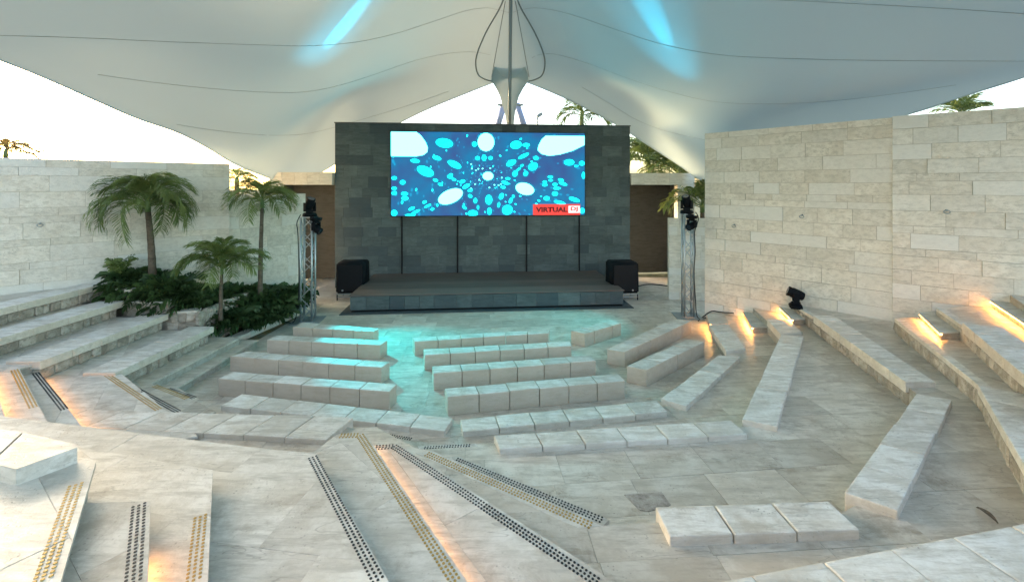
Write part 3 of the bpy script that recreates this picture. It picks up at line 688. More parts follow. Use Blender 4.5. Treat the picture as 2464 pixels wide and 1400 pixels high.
for a_ in [(705, 205, 115, 62, 8), (1530, 220, 78, 55, -10), (1650, 220, 50, 26, 0), (490, 535, 118, 62, 24), (820, 455, 98, 42, 26), (620, 380, 60, 28, 18), (375, 415, 62, 26, 6), (1475, 435, 72, 38, -28),
           (1620, 350, 80, 24, -26), (1730, 475, 68, 52, -30), (1765, 375, 34, 28, 0), (2160, 425, 70, 42, 0), (2310, 435, 40, 32, 0), (2330, 580, 24, 48, 0), (1215, 870, 46, 66, 0), (1222, 1005, 30, 48, 0),
           (1030, 1030, 66, 44, 0), (1430, 990, 72, 66, -30), (140, 1020, 40, 40, 0), (260, 850, 46, 30, 0), (255, 798, 44, 26, 0), (140, 790, 34, 26, 0), (140, 735, 34, 20, 0), (140, 615, 34, 24, 0), (235, 665, 36, 30, 0),
           (2220, 870, 78, 28, 18), (2045, 905, 82, 24, 14), (1890, 855, 42, 30, 0), (1990, 800, 42, 32, 0), (2010, 735, 46, 22, 0), (1990, 690, 34, 22, 0), (2085, 680, 60, 22, 18), (2060, 635, 40, 18, 10), (1935, 600, 36, 18, 0), (1870, 695, 36, 20, 0),
           (1870, 660, 30, 18, 0), (2315, 1005, 34, 38, 0), (910, 655, 40, 24, -20), (955, 710, 56, 26, -30), (1000, 758, 34, 22, -20), (1405, 670, 50, 24, 22), (1380, 722, 34, 20, 10), (1435, 620, 34, 18, 0), (1160, 375, 30, 44, 0), (1085, 380, 30, 28, 0), (1235, 378, 28, 26, 0), (1050, 215, 32, 34, 0),
           (770, 600, 40, 26, 20), (815, 632, 30, 18, 20), (780, 575, 26, 18, 0), (480, 895, 30, 20, -20), (335, 970, 44, 20, -25), (515, 940, 50, 16, -26), (570, 978, 26, 16, -20), (380, 1010, 66, 18, -28), (320, 1045, 70, 14, 0), (605, 640, 34, 20, 15), (660, 690, 34, 18, 20),
           (1000, 825, 30, 22, 30), (1060, 880, 24, 36, 0), (935, 960, 34, 18, 40), (1090, 960, 14, 30, 0), (1360, 830, 30, 46, 25), (1330, 930, 18, 36, 10), (1470, 880, 22, 44, 25), (1500, 830, 18, 20, 0), (1520, 560, 34, 44, 20), (1600, 465, 26, 14, -30), (1560, 510, 40, 14, -35), (1645, 560, 30, 36, 30), (1940, 640, 30, 16, 0)]: blob(mc, *a_, d=.003)
mh = MB()
for a_ in list(HALO): blob(mh, *a_, d=.0012)
mh.build('dot_halos', emit('screen_halo', (.0, .20, .42), .15), pic)['kind'] = 'stuff'
rnd = random.Random(12)
for k in range(420):
    ang = rnd.choice([15, 25, 40, 58, 75, 90, 105, 122, 140, 155, 165, 190, 205, 222, 240, 255, 270, 285, 300, 318, 335, 350]) + rnd.gauss(0, 4); rr = 60 + 1050 * rnd.random() ** 1.2
    X, Y_ = 1190 + rr * math.cos(R(ang)), 590 + rr * .75 * math.sin(R(ang))
    if not (120 < X < 2330 and 90 < Y_ < 1045): continue
    s = 4 + rr * .013 * rnd.uniform(.6, 1.3)
    blob(mc if rnd.random() < .22 else mm, X, Y_, s * 1.25, s * .75, math.degrees(math.atan2(Y_ - 590, X - 1190)) * .6, d=.002, n=10)
for i in range(9):
    for j in range(7):
        X, Y_ = 1190 + (i - 4) * 44 + rnd.gauss(0, 8), 600 + (j - 3) * 46 + rnd.gauss(0, 8)
        if abs(X - 1200) < 75 and abs(Y_ - 590) < 70: continue
        blob(mw if rnd.random() < .25 else mm, X, Y_, 8, 7, 0, d=.002, n=8)
for nm, mb, mt in (('white_dots', mw, m_wh), ('cyan_dots', mc, m_cy), ('small_dots', mm, m_mid)):
    o = mb.build(nm, mt, pic); o['kind'] = 'stuff'
m_mid.cycles.emission_sampling = 'NONE'
m_red = emit('screen_red', (.85, .05, .04), .20); m_dark = emit('screen_darkred', (.14, .003, .006), .12); m_pale = emit('screen_palewhite', (1, .86, .86), .22)
lf_ = obj('logo_field', [scr(1730, 925, .007), scr(2290, 925, .007), scr(2290, 1055, .007), scr(1730, 1055, .007)], [(3, 2, 1, 0)], m_red, screen)
obj('logo_badge', [scr(2150, 945, .009), scr(2285, 945, .009), scr(2285, 1030, .009), scr(2150, 1030, .009)], [(3, 2, 1, 0)], m_pale, lf_)
def text(s, x0, x1, y0, y1, mat, d, name, bold=0):
    cu = bpy.data.curves.new(name, 'FONT'); cu.body = s; cu.offset = bold; cu.extrude = 0; cu.resolution_u = 3
    o = bpy.data.objects.new(name, cu); COL.objects.link(o)
    dg = bpy.context.evaluated_depsgraph_get(); me = bpy.data.meshes.new_from_object(o.evaluated_get(dg)); bpy.data.objects.remove(o); bpy.data.curves.remove(cu)
    xs = [v.co.x for v in me.vertices]; ys = [v.co.y for v in me.vertices]; ax, bx_, ay, by_ = min(xs), max(xs), min(ys), max(ys); off = woff(screen)
    for v in me.vertices:
        v.co = scr(x0 + (v.co.x - ax) / (bx_ - ax) * (x1 - x0), y1 + (v.co.y - ay) / (by_ - ay) * (y0 - y1), d) - off
    me.materials.clear(); return link(name, me, mat, lf_)
text('VIRTUAL', 1762, 2138, 958, 1020, m_dark, .011, 'logo_lettering', .05)
text('DJ', 2175, 2262, 956, 1018, m_red, .012, 'logo_letters', .04)
# pipes under the screen
for k, u in enumerate((967, 1101, 1267, 1394)):
    p = onwall(u, 560, WY - .10); x_ = (p - SF).dot(sx)
    mb = MB().tube([SP(x_, WY - .10, SH), SP(x_, WY - .10, szb - .02)], .03, 10); o = mb.build('support_pipe', M['black'], None)
    tag(o, ['leftmost black pipe under the video screen', 'second black pipe from the left under the video screen', 'third black pipe from the left under the video screen', 'rightmost black pipe under the video screen'][k], 'pipe', 'pipes holding the screen')

# ------------------------------------------------------------------ portals beside the slate wall
def portal(sgn, label, name='stone_portal'):
    if sgn < 0:
        x0, x1 = WX0 - 2.35, WX0 - .02; yy = WY - .25
    else:
        x0, x1 = WX1 + .02, WX1 + 2.72; yy = WY - .1
    e = empty(name, SP((x0 + x1) / 2, yy, 0), label, 'portal')
    zt, zb = 4.50, 4.02
    nb = 5
    for k in range(nb):
        xa, xb = x0 + (x1 - x0) * k / nb, x0 + (x1 - x0) * (k + 1) / nb
        MB().box(SP((xa + xb) / 2, yy + .15, (zt + zb) / 2), (xb - xa - .006, .3, zt - zb), SROT).build('lintel_block', M['ashlar'], e)
    MB().box(SP((x0 + x1) / 2, yy + 1.2, (zt + zb) / 2), (x1 - x0 - .02, 1.76, zt - zb - .03), SROT).build('roof_slab', M['ashlar'], e)
    bx0 = x0 + .1; bx1 = x1 - .02
    MB().box(SP((bx0 + bx1) / 2, yy + 2.15, zb / 2 + .1), (bx1 - bx0 + .3, .12, zb + .2), SROT).build('back_panel', M['brown'], e)
    xs_ = x0 + .02 if sgn < 0 else x1 - .06
    MB().box(SP(xs_, yy + 1.22, zb / 2 + .1), (.1, 1.74, zb + .2), SROT).build('side_panel', M['brown'], e)
    zc = 0; k = 0
    while zc < zb - .01:
        h = .5 if zc + .5 < zb - .2 else zb - zc
        pw = .72 if sgn > 0 else .4
        xc = (x1 - pw / 2) if sgn > 0 else (x0 + pw / 2)
        MB().box(SP(xc, yy + .18, zc + h / 2), (pw, .34, h - .006), SROT).build('jamb_block', M['ashlar'], e); zc += h
    return e
portal(-1, 'cream stone portal with a brown recess left of the slate wall')
portal(1, 'cream stone portal with a brown recess right of the slate wall')

# ------------------------------------------------------------------ speakers
def speaker(label, pu, mirror):
    p = P(pu, 716, 0); e = empty('loudspeaker', p, label, 'loudspeaker', 'loudspeakers flanking the stage')
    W_, H_, D_ = .98, 1.06, .8; z0 = .24
    s_ = -1 if mirror else 1
    prof = [(-W_ / 2, -D_ / 2), (W_ / 2 - .04, -D_ / 2), (W_ / 2, D_ / 2), (-W_ / 2, D_ / 2)]
    def tr(x, y, z): return p + sx * x * s_ + sy * y + Vector((0, 0, z))
    bm = bmesh.new(); bot = [bm.verts.new(tr(x, y, z0)) for x, y in prof]; top = [bm.verts.new(tr(x * (.97 if x > 0 else 1), y * .94 + .02, z0 + H_)) for x, y in prof]
    bm.faces.new(bot[::-1]); bm.faces.new(top)
    for i in range(4): bm.faces.new([bot[i], bot[(i + 1) % 4], top[(i + 1) % 4], top[i]])
    bmesh.ops.recalc_face_normals(bm, faces=bm.faces); bmesh.ops.bevel(bm, geom=bm.edges[:], offset=.05, segments=3, affect='EDGES')
    cab = bmobj('cabinet', bm, M['plastic'], e, True)
    mb = MB(); g0 = tr(0, -D_ / 2 - .012, z0 + H_ / 2); mb.box(g0, (W_ - .16, .02, H_ - .16), SROT); mb.build('grille', M['black'], cab)
    for xx in (-.25, .25): MB().box(tr(xx, -D_ / 2 - .03, z0 + .12), (.05, .02, .05), SROT).build('badge_screw', M['alu'], e)
    fr = MB()
    for xx in (-W_ / 2 + .04, W_ / 2 - .04):
        for yy in (-D_ / 2 + .05, D_ / 2 - .05):
            MB().tube([tr(xx, yy, 0), tr(xx, yy, z0 - .02)], .022, 8).build('leg', M['black'], e)
    MB().box(tr(0, -D_ / 2 + .05, z0 - .03), (W_, .04, .04), SROT).build('rail', M['alu'], e)
    MB().box(tr(0, -D_ / 2 + .05, z0 - .12), (W_, .03, .03), SROT).build('rail', M['alu'], e)
    MB().box(tr(0, D_ / 2 - .05, z0 - .03), (W_, .04, .04), SROT).build('rail', M['alu'], e)
    return e
speaker('black loudspeaker cabinet on a low frame left of the stage', 850, False)
speaker('black loudspeaker cabinet on a low frame right of the stage', 1496, True)

# ------------------------------------------------------------------ trusses and moving heads
def brace_mesh(r=.014):
    mb = MB().tube([(0, 0, -.5), (0, 0, .5)], r, 6); me = bpy.data.meshes.new('brace'); me.from_pydata([tuple(v) for v in mb.v], [], mb.f); me.materials.append(M['alu']); return me
BR = brace_mesh()
def truss(label, base, w_, h, rot=0.0, bays=9):
    e = empty('lighting_truss', base, label, 'truss', 'lighting trusses either side of the stage'); q = Matrix.Rotation(rot, 3, 'Z'); base = Vector(base)
    cs = [q @ Vector((x * w_ / 2, y * w_ / 2, 0)) for x, y in ((-1, -1), (1, -1), (1, 1), (-1, 1))]
    for c in cs: MB().tube([base + c + Vector((0, 0, .03)), base + c + Vector((0, 0, h))], .029, 10).build('chord', M['alu'], e, True)
    for i in range(4):
        a_, b_ = cs[i], cs[(i + 1) % 4]
        for k in range(bays):
            z0, z1 = .06 + (h - .1) * k / bays, .06 + (h - .1) * (k + 1) / bays
            p0, p1 = (a_, b_) if k % 2 == 0 else (b_, a_)
            p0 = p0 + Vector((0, 0, z0)); p1 = p1 + Vector((0, 0, z1)); d = p1 - p0
            o = bpy.data.objects.new('brace', BR); COL.objects.link(o); o.parent = e; o.location = (p0 + p1) / 2; o.rotation_euler = d.to_track_quat('Z', 'Y').to_euler(); o.scale = (1, 1, d.length)
    for z in (.03, h): MB().box(base + Vector((0, 0, z)), (w_ + .06, w_ + .06, .02), q).build('end_plate', M['alu'], e)
    MB().box(base + Vector((0, 0, .012)), (w_ + .5, w_ + .5, .018), q).build('base_plate', M['steel'], e)
    return e
def moving_head(label, base, tilt, pan, up=True, scale=1.0, name='moving_head_light', group=None, mount='truss'):
    """base box, two-armed yoke and round head with a lens; hangs upside down when up is False"""
    s = 1 if up else -1; base = Vector(base); e = empty(name, base, label, 'stage light', group); q = Matrix.Rotation(pan, 3, 'Z')
    def tr(x, y, z): return base + q @ Vector((x * scale, y * scale, z * scale * s))
    bm = bmesh.new(); bmesh.ops.create_cube(bm, size=1)
    for v in bm.verts:
        t = .86 if v.co.z > 0 else 1.0
        v.co = tr(v.co.x * .36 * t, v.co.y * .30 * t, .06 + v.co.z * .12)
    bmesh.ops.recalc_face_normals(bm, faces=bm.faces); bmesh.ops.bevel(bm, geom=bm.edges[:], offset=.02 * scale, segments=2, affect='EDGES'); bmobj('base', bm, M['plastic'], e, True)
    MB().tube([tr(0, 0, .12), tr(0, 0, .16)], .11 * scale, 14).build('pan_ring', M['plastic'], e)
    yk = MB(); yk.box(tr(0, 0, .18), (.34 * scale, .12 * scale, .05 * scale), q)
    for x in (-.155, .155): yk.box(tr(x, 0, .30), (.035 * scale, .13 * scale, .26 * scale), q)
    yk.build('yoke', M['plastic'], e)
    hc = tr(0, 0, .38); hd = q @ Vector((0, math.sin(tilt), math.cos(tilt) * s)); 
    rad = [.075, .105, .125, .13, .135, .12, .128, .128]; pos = [-.20, -.18, -.10, .0, .08, .13, .15, .20]
    MB().tube([hc + hd * (t * scale) for t in pos], [r_ * scale for r_ in rad], 18).build('head', M['plastic'], e, True)
    e_h = [c for c in e.children if c.name.startswith('head')][0]
    MB().tube([hc + hd * (.2 * scale), hc + hd * (.206 * scale)], .105 * scale, 18).build('lens', M['lens'], e_h)
    return e, hc + hd * .30 * scale
LT = P(741, 772, 0); RT = P(1655, 762, 0)
truss('silver box truss left of the stage beside the planter', LT, .31, 3.06, .12)
truss('silver box truss right of the stage before the low wall', RT, .27, 3.12, -.1)
h1, l1 = moving_head('upper black moving head on the left truss', LT + Vector((.06, -.02, 3.08)), R(27), R(-125), True, .95, group='moving heads on the left truss')
h2, l2 = moving_head('lower black moving head clamped to the side of the left truss', LT + Vector((.26, -.05, 3.05)), R(57), R(-101), False, .85, group='moving heads on the left truss')
h3, l3 = moving_head('upper black moving head on the right truss', RT + Vector((-.04, -.02, 3.14)), R(27), R(137), True, .95, group='moving heads on the right truss')
h4, l4 = moving_head('lower black moving head hanging on the right truss', RT + Vector((-.0, -.3, 3.10)), R(72), R(120), False, .80, group='moving heads on the right truss')
for e_, base in ((h2, LT + Vector((.2, -.03, 3.0))), (h4, RT + Vector((0, -.15, 3.05)))):
    MB().box(base + Vector((0, 0, .06)), (.12, .3, .05)).build('clamp', M['black'], e_)
# clutter of cables at the truss heads
def curve_obj(name, pts, r, mat, label=None, cat=None, parent=None, n=6, res=10):
    pts = [Vector(p) for p in pts]; out = []
    for i in range(len(pts) - 1):
        p0, p1, p2, p3 = pts[max(0, i - 1)], pts[i], pts[i + 1], pts[min(len(pts) - 1, i + 2)]
        for k in range(res):
            t = k / res; out.append(.5 * ((2 * p1) + (p2 - p0) * t + (2 * p0 - 5 * p1 + 4 * p2 - p3) * t * t + (3 * p1 - p0 - 3 * p2 + p3) * t ** 3))
    out.append(pts[-1])
    o = MB().tube(out, r, n).build(name, mat, parent, True)
    if label: tag(o, label, cat)
    return o
curve_obj('power_cable', [RT + Vector((.15, -.2, 3.2)), RT + Vector((.24, -.2, 3.0)), RT + Vector((.12, -.22, 2.6)), RT + Vector((.14, -.2, 2.0)), RT + Vector((.10, -.22, 1.4)), RT + Vector((.15, -.2, .6)), RT + Vector((.2, -.25, .05)), RT + Vector((.6, -.1, .03))], .014, M['rubber'], 'black cable running down the right truss', 'cable')
curve_obj('power_cable', [LT + Vector((-.12, -.2, 3.15)), LT + Vector((-.22, -.22, 2.9)), LT + Vector((-.2, -.2, 2.6)), LT + Vector((-.17, -.2, 1.6)), LT + Vector((-.19, -.2, .6)), LT + Vector((-.3, -.25, .05)), LT + Vector((-.7, -.1, .03))], .014, M['rubber'], 'black cable running down the left truss', 'cable')
curve_obj('floor_cable', [P(1530, 690, .02), P(1560, 684, .02), P(1600, 687, .02), P(1640, 694, .02), P(1690, 702, .02)], .02, M['rubber'], 'black cable on the floor behind the right truss', 'cable')
fl_base = P(1915, 741, T3 + .0)
hf, lf = moving_head('black moving head standing on the terrace against the right wall', fl_base, R(70), R(65), True, .95)
curve_obj('floor_cable', [fl_base + Vector((-.15, 0, .03)), P(1890, 722, .80), P(1850, 730, .62), P(1805, 746, .47), P(1770, 753, .33), P(1735, 751, .32), P(1712, 749, .32), P(1692, 762, .03), P(1680, 772, .02)], .016, M['rubber'], 'black cable trailing from the floor lamp down the wall steps', 'cable')

# wall rings
def ring(label, u, v, wa, wb):
    d = Vector(((u - UC) / F, 1, -(v - VH) / F)); a_ = Vector((wa[0], wa[1], 0)); t_ = Vector((wb[0] - wa[0], wb[1] - wa[1], 0)).normalized(); nn = Vector((t_.y, -t_.x, 0))
    o = Vector((0, 0, CH)); t = (a_ - o).dot(nn) / d.dot(nn); p = o + d * t + nn * .01
    e = empty('wall_ring', p, label, 'ring', 'metal rings on the walls')
    MB().tube([p, p + nn * .07], .022, 8).build('stem', M['steel'], e)
    pts = [p + nn * .07 + t_ * math.cos(k * .5236) * .05 + Vector((0, 0, -.035 + math.sin(k * .5236) * .035)) for k in range(12)]
    MB().tube(pts, .009, 6, closed=True).build('loop', M['steel'], e, True)
ring('metal wall ring nearest the stage on the right wall', 1768, 541, RW0, RW1)
ring('metal wall ring above the floor lamp on the right wall', 1931, 518, RW0, RW1)
ring('metal wall ring on the wall at the right edge', 2277, 506, rw2a, RW2)
ring('metal wall ring on the left wall', 97, 538, LW0, LW1)

# ------------------------------------------------------------------ canopy
mastY = 18.7
ctrl = []   # (u, v, depth)
backL = [(-900, -190, 4.2), (-400, 0, 6.0), (0, 145, 8.2), (120, 193, 9.1), (235, 244, 10.0), (330, 285, 10.9), (430, 320, 12.0), (500, 356, 13.0), (560, 392, 14.0), (620, 418, 15.6), (680, 436, 17.4)]
backC = [(740, 430, 18.6), (785, 408, 19.0), (830, 378, 19.2), (895, 332, 19.0), (960, 297, 19.2), (1030, 263, 19.3), (1110, 230, 19.3), (1186, 200, 19.2), (1228, 187, 19.1), (1266, 198, 19.2), (1340, 228, 19.3), (1420, 266, 19.3), (1490, 305, 19.2), (1560, 350, 19.0), (1630, 395, 18.4), (1700, 440, 17.6)]
backR = [(1780, 440, 16.6), (1900, 400, 15.4), (2030, 345, 13.9), (2155, 287, 12.4), (2230, 262, 11.6), (2330, 228, 10.8), (2464, 186, 9.8), (2800, 70, 8.0), (3300, -120, 6.2)]
back = backL + backC + backR
inner = [(0, 80, 7.4), (0, 0, 6.6), (250, 100, 8.5), (250, 0, 7.3), (250, 180, 9.3), (430, 200, 10.2), (450, 105, 8.9), (450, 0, 7.6),
         (660, 330, 14.8), (700, 330, 16.0), (560, 300, 12.4), (740, 330, 17.0), (780, 322, 18.2), (820, 303, 18.7), (880, 285, 18.8), (750, 380, 18.4), (660, 223, 12.0), (820, 205, 13.6), (720, 112, 9.9), (740, 0, 8.3), (950, 150, 15.6), (1000, 140, 16.2), (1130, 127, 18.0), (930, 80, 13.6), (850, 30, 11.0), (1050, 50, 15.6), (1150, 24, 17.0), (1000, 0, 13.6),
         (1228, 127, 18.6), (1228, 30, 18.0), (1228, -60, 17.0), (1228, -300, 12.5),
         (1320, 128, 18.0), (1460, 170, 16.2), (1600, 215, 14.6), (1750, 246, 12.3), (1640, 300, 16.4), (1560, 290, 18.4), (1500, 270, 18.8), (1720, 338, 15.2), (1900, 300, 13.4), (1950, 250, 11.7), (2130, 232, 11.0), (2300, 206, 10.3), (1310, 22, 17.0), (1450, 60, 14.4), (1600, 110, 12.4), (1700, 128, 11.2), (1850, 141, 10.0), (2100, 147, 9.2), (2464, 147, 8.7),
         (1450, 0, 13.4), (1600, 0, 11.2), (1760, 0, 9.8), (2100, 14, 8.6), (2464, 33, 7.6)]
pts3 = [PY(*c) for c in back + inner]
pts3 += [Vector(p) for p in [(-9.5, 0, 6.3), (-9.5, -6, 6.6), (-5, 0, 7.6), (-5, -6, 7.6), (0, 5, 10.8), (0, 0, 10.2), (0, -6, 9.4), (5, 0, 7.8), (5, -6, 7.6), (9.5, 0, 6.6), (9.8, -6, 6.6), (-5.2, 4, 7.6), (5.4, 4.5, 7.9), (-2.4, 7, 9.3), (2.4, 7, 9.4)]]
A = np.array([[p.x, p.y] for p in pts3]); Zc = np.array([p.z for p in pts3])
def tps(r2): return 0.5 * r2 * np.log(r2 + 1e-9)
K = tps(((A[:, None] - A[None]) ** 2).sum(-1)) + np.eye(len(A)) * .25
Pm = np.hstack([np.ones((len(A), 1)), A]); SYS = np.block([[K, Pm], [Pm.T, np.zeros((3, 3))]])
sol = np.linalg.solve(SYS, np.concatenate([Zc, np.zeros(3)]))
def canz(q): return tps(((q[:, None] - A[None]) ** 2).sum(-1)) @ sol[:-3] + np.hstack([np.ones((len(q), 1)), q]) @ sol[-3:]
bw = [PY(*c) for c in back]
def catmull(pts, res):
    out = []
    for i in range(len(pts) - 1):
        p0, p1, p2, p3 = pts[max(0, i - 1)], pts[i], pts[i + 1], pts[min(len(pts) - 1, i + 2)]
        for k in range(res):
            t = k / res; out.append(.5 * ((2 * p1) + (p2 - p0) * t + (2 * p0 - 5 * p1 + 4 * p2 - p3) * t * t + (3 * p1 - p0 - 3 * p2 + p3) * t ** 3))
    out.append(pts[-1]); return out
edge = catmull(bw, 5); ne = len(edge)
ROWS = 44; V = []
for i, p in enumerate(edge):
    s = i / (ne - 1); f_ = Vector((-9.8 + 19.6 * s, -2.2 + 4.6 * s, 0))  # unseen front edge skewed to let more sky light in at right
    for j in range(ROWS + 1):
        t = (j / ROWS) ** 1.25; V.append((p.x + (f_.x - p.x) * t, p.y + (f_.y - p.y) * t))
zz = canz(np.array(V)); 
for i, p in enumerate(edge): zz[i * (ROWS + 1)] = p.z
vv = [(x, y, z) for (x, y), z in zip(V, zz)]
ff = [(i * (ROWS + 1) + j, i * (ROWS + 1) + j + 1, (i + 1) * (ROWS + 1) + j + 1, (i + 1) * (ROWS + 1) + j) for i in range(ne - 1) for j in range(ROWS)]
canopy = empty('tensile_canopy', (0, mastY, 0), 'white tensile membrane canopy stretched over the whole theatre', 'canopy')
memb = obj('membrane', vv, ff, M['membrane'], canopy, True)
bvh = BVHTree.FromPolygons([Vector(v) for v in vv], ff)
def on_can(u, v, lift=.01):
    o = Vector((0, 0, CH)); d = Vector(((u - UC) / F, 1, -(v - VH) / F)).normalized(); h = bvh.ray_cast(o, d)
    return h[0] - d * lift if h[0] else None
def seam(pts, r=.006, name='seam', mat='seam', res=8):
    fine = catmull([Vector((u, v, 0)) for u, v in pts], res); w_ = [on_can(p.x, p.y) for p in fine]; run = []
    for p in w_ + [None]:
        if p is None:
            if len(run) > 2: MB().tube(run, r, 5).build(name, M[mat], memb, True)
            run = []
        else: run.append(p)
seam([(-60, 84), (0, 86), (200, 92), (400, 101), (600, 108), (740, 111), (850, 103), (950, 82), (1050, 50), (1120, 27), (1170, 20), (1205, 26), (1228, 31), (1255, 24), (1290, 20), (1340, 27), (1400, 44), (1500, 78), (1600, 109), (1720, 131), (1850, 140), (2100, 146), (2464, 148), (2560, 148)])
seam([(235, 180), (340, 195), (450, 208), (560, 218), (660, 223), (740, 221), (820, 205), (900, 180), (1000, 146), (1080, 129), (1140, 126), (1180, 133)])
seam([(1280, 140), (1300, 132), (1340, 132), (1420, 155), (1500, 185), (1600, 218), (1700, 242), (1800, 250), (1950, 247), (2100, 233), (2300, 205)])
seam([(425, 300), (500, 312), (600, 323), (680, 326), (750, 320), (850, 294), (980, 255), (1080, 220)])
seam([(1400, 210), (1480, 258), (1530, 288), (1600, 315), (1700, 338)])
seam([(1760, -4), (1900, 2), (2100, 12), (2300, 23), (2464, 34), (2560, 38)])
# hem along the free edges
for seg in (edge[:], ):
    MB().tube([p for p in seg], .02, 6).build('edge_cable', M['membrane'], canopy, True)
# cone skirt down to the mast foot
def at(u, v, y=mastY): return PY(u, v, y)
prof = [(160, 1190, 1264), (178, 1184, 1270), (194, 1182, 1272), (200, 1186, 1268), (215, 1195, 1258), (232, 1203, 1249), (250, 1208, 1244), (268, 1213, 1240), (285, 1217, 1238), (304, 1219, 1236)]
v_, f_ = [], []; NK = 14
for (vv_, u0, u1) in prof:
    c = at((u0 + u1) / 2, vv_); r_ = (u1 - u0) / 2 * mastY / F
    for k in range(NK + 1):
        t = math.pi * k / NK; v_.append(c + Vector((-math.cos(t) * r_, math.sin(t) * r_ * .5 + .02, 0)))
for i in range(len(prof) - 1):
    for k in range(NK): f_.append((i * (NK + 1) + k, i * (NK + 1) + k + 1, (i + 1) * (NK + 1) + k + 1, (i + 1) * (NK + 1) + k))
obj('mast_skirt', v_, f_, M['membrane'], canopy, True)
MB().tube([at(1226, 312, mastY - .12), at(1227, 190, mastY - .35), on_can(1228, 100, .28), on_can(1229, -4, .25)], .07, 12).build('mast', M['steel'], canopy, True)
for sgn in (-1, 1):
    loop = [(1228 + sgn * 14, -12), (1228 + sgn * 26, 22), (1228 + sgn * 58, 78), (1228 + sgn * 79, 128), (1228 + sgn * 83, 158), (1228 + sgn * 76, 182), (1228 + sgn * 60, 192), (1228 + sgn * 44, 196)]
    MB().tube(catmull([on_can(u, max(v, -8), .22) or at(u, v, mastY - .7) for u, v in loop], 6), .03, 7).build('loop_cable', M['cable'], canopy, True)
    MB().tube([on_can(1228 + sgn * 12, 4, .2), on_can(1228 + sgn * 45, 186, .2)], .015, 6).build('stay_cable', M['cable'], canopy, True)
# legs of the mast frame and the small lamp behind the wall
e = empty('mast_frame', PY(1228, 300, 20), 'pale blue splayed mast legs seen above the slate wall', 'mast')
for u0, u1 in ((1213, 1190), (1243, 1270)):
    MB().tube([PY(u0, 250, 20.2), PY(u1, 330, 20.2)], .15, 10).build('leg', M['blue_steel'], e, True)
    MB().box(PY(u0 + (8 if u0 > 1228 else -8), 253, 20.1), (.3, .12, .08)).build('bracket', M['steel'], e)
e = empty('lamp_post', PY(1293, 330, 21), 'small lamp on a thin post behind the slate wall', 'lamp')
MB().tube([PY(1293, 330, 21), PY(1293, 280, 21)], .04, 8).build('post', M['steel'], e)
MB().box(PY(1299, 277, 21), (.26, .2, .14), Matrix.Rotation(-.6, 3, 'Y')).build('lamp_head', M['steel'], e)

# ------------------------------------------------------------------ planters
def planter():
    e = empty('planter_wall', (-7.6, LY + .2, 0), 'stone planter wall at the end of the left tiers', 'planter')
    prism('soil', [(-10.0, 10.9), (-7.75, 10.5), (-7.6, 12.9), (-8.3, 13.0), (-10.6, 11.0)], .0, .92, M['soil'], e)
    # capping stones stepping down with the tiers
    pts = [((-10.2, 10.95), (-9.1, 10.42), 1.52), ((-9.1, 10.42), (-8.1, 10.34), 1.26), ((-8.1, 10.34), (-7.5, 10.5), 1.02)]
    for (a_, b_, z) in pts:
        a_, b_ = Vector(a_), Vector(b_); d = (b_ - a_).normalized(); n_ = Vector((-d.y, d.x))
        prism('wall_body', [a_, b_, b_ + n_ * .24, a_ + n_ * .24], 0, z - .05, M['rubble'], e)
        k = max(1, round((b_ - a_).length / .55))
        for i in range(k):
            p, q = a_.lerp(b_, i / k) + d * .003, a_.lerp(b_, (i + 1) / k) - d * .003; c = [p - n_ * .02, q - n_ * .02, q + n_ * .27, p + n_ * .27]
            hexa('cap_stone', [(x.x, x.y, z - .05) for x in c], [(x.x, x.y, z) for x in c], M['bench'], e, .006)
    return e
planter()
rubble('planter_riser', (-8.0, 10.3), (-7.42, 10.5), .55, .98, 'rubble face of the planter above the nearest left bench', 61, rows=2)
rubble('planter_riser', (-7.42, 10.5), (-7.42, 12.6), .1, .98, 'rubble side of the raised planter', 62, rows=3)
kb = empty('planter_kerb', (-6.9, 11.5, 0), 'low pale kerb round the lower planting bed', 'kerb')
ka, kb2 = Vector((-7.0, 11.1)), Vector((-6.42, 14.35)); d = (kb2 - ka).normalized(); n_ = Vector((-d.y, d.x))
for i in range(6):
    p, q = ka.lerp(kb2, i / 6) + d * .003, ka.lerp(kb2, (i + 1) / 6) - d * .003; c = [p, q, q + n_ * .28, p + n_ * .28]
    hexa('block', [(x.x, x.y, -.02) for x in c], [(x.x, x.y, .14) for x in c], M['bench'], kb, .008)
soil = prism('planting_bed', [(-7.0, 10.9), (-6.7, 14.5), (-7.2, 14.9), (-8.6, 12.7), (-7.5, 10.6)], -.02, .10, M['soil']); tag(soil, kind='structure')

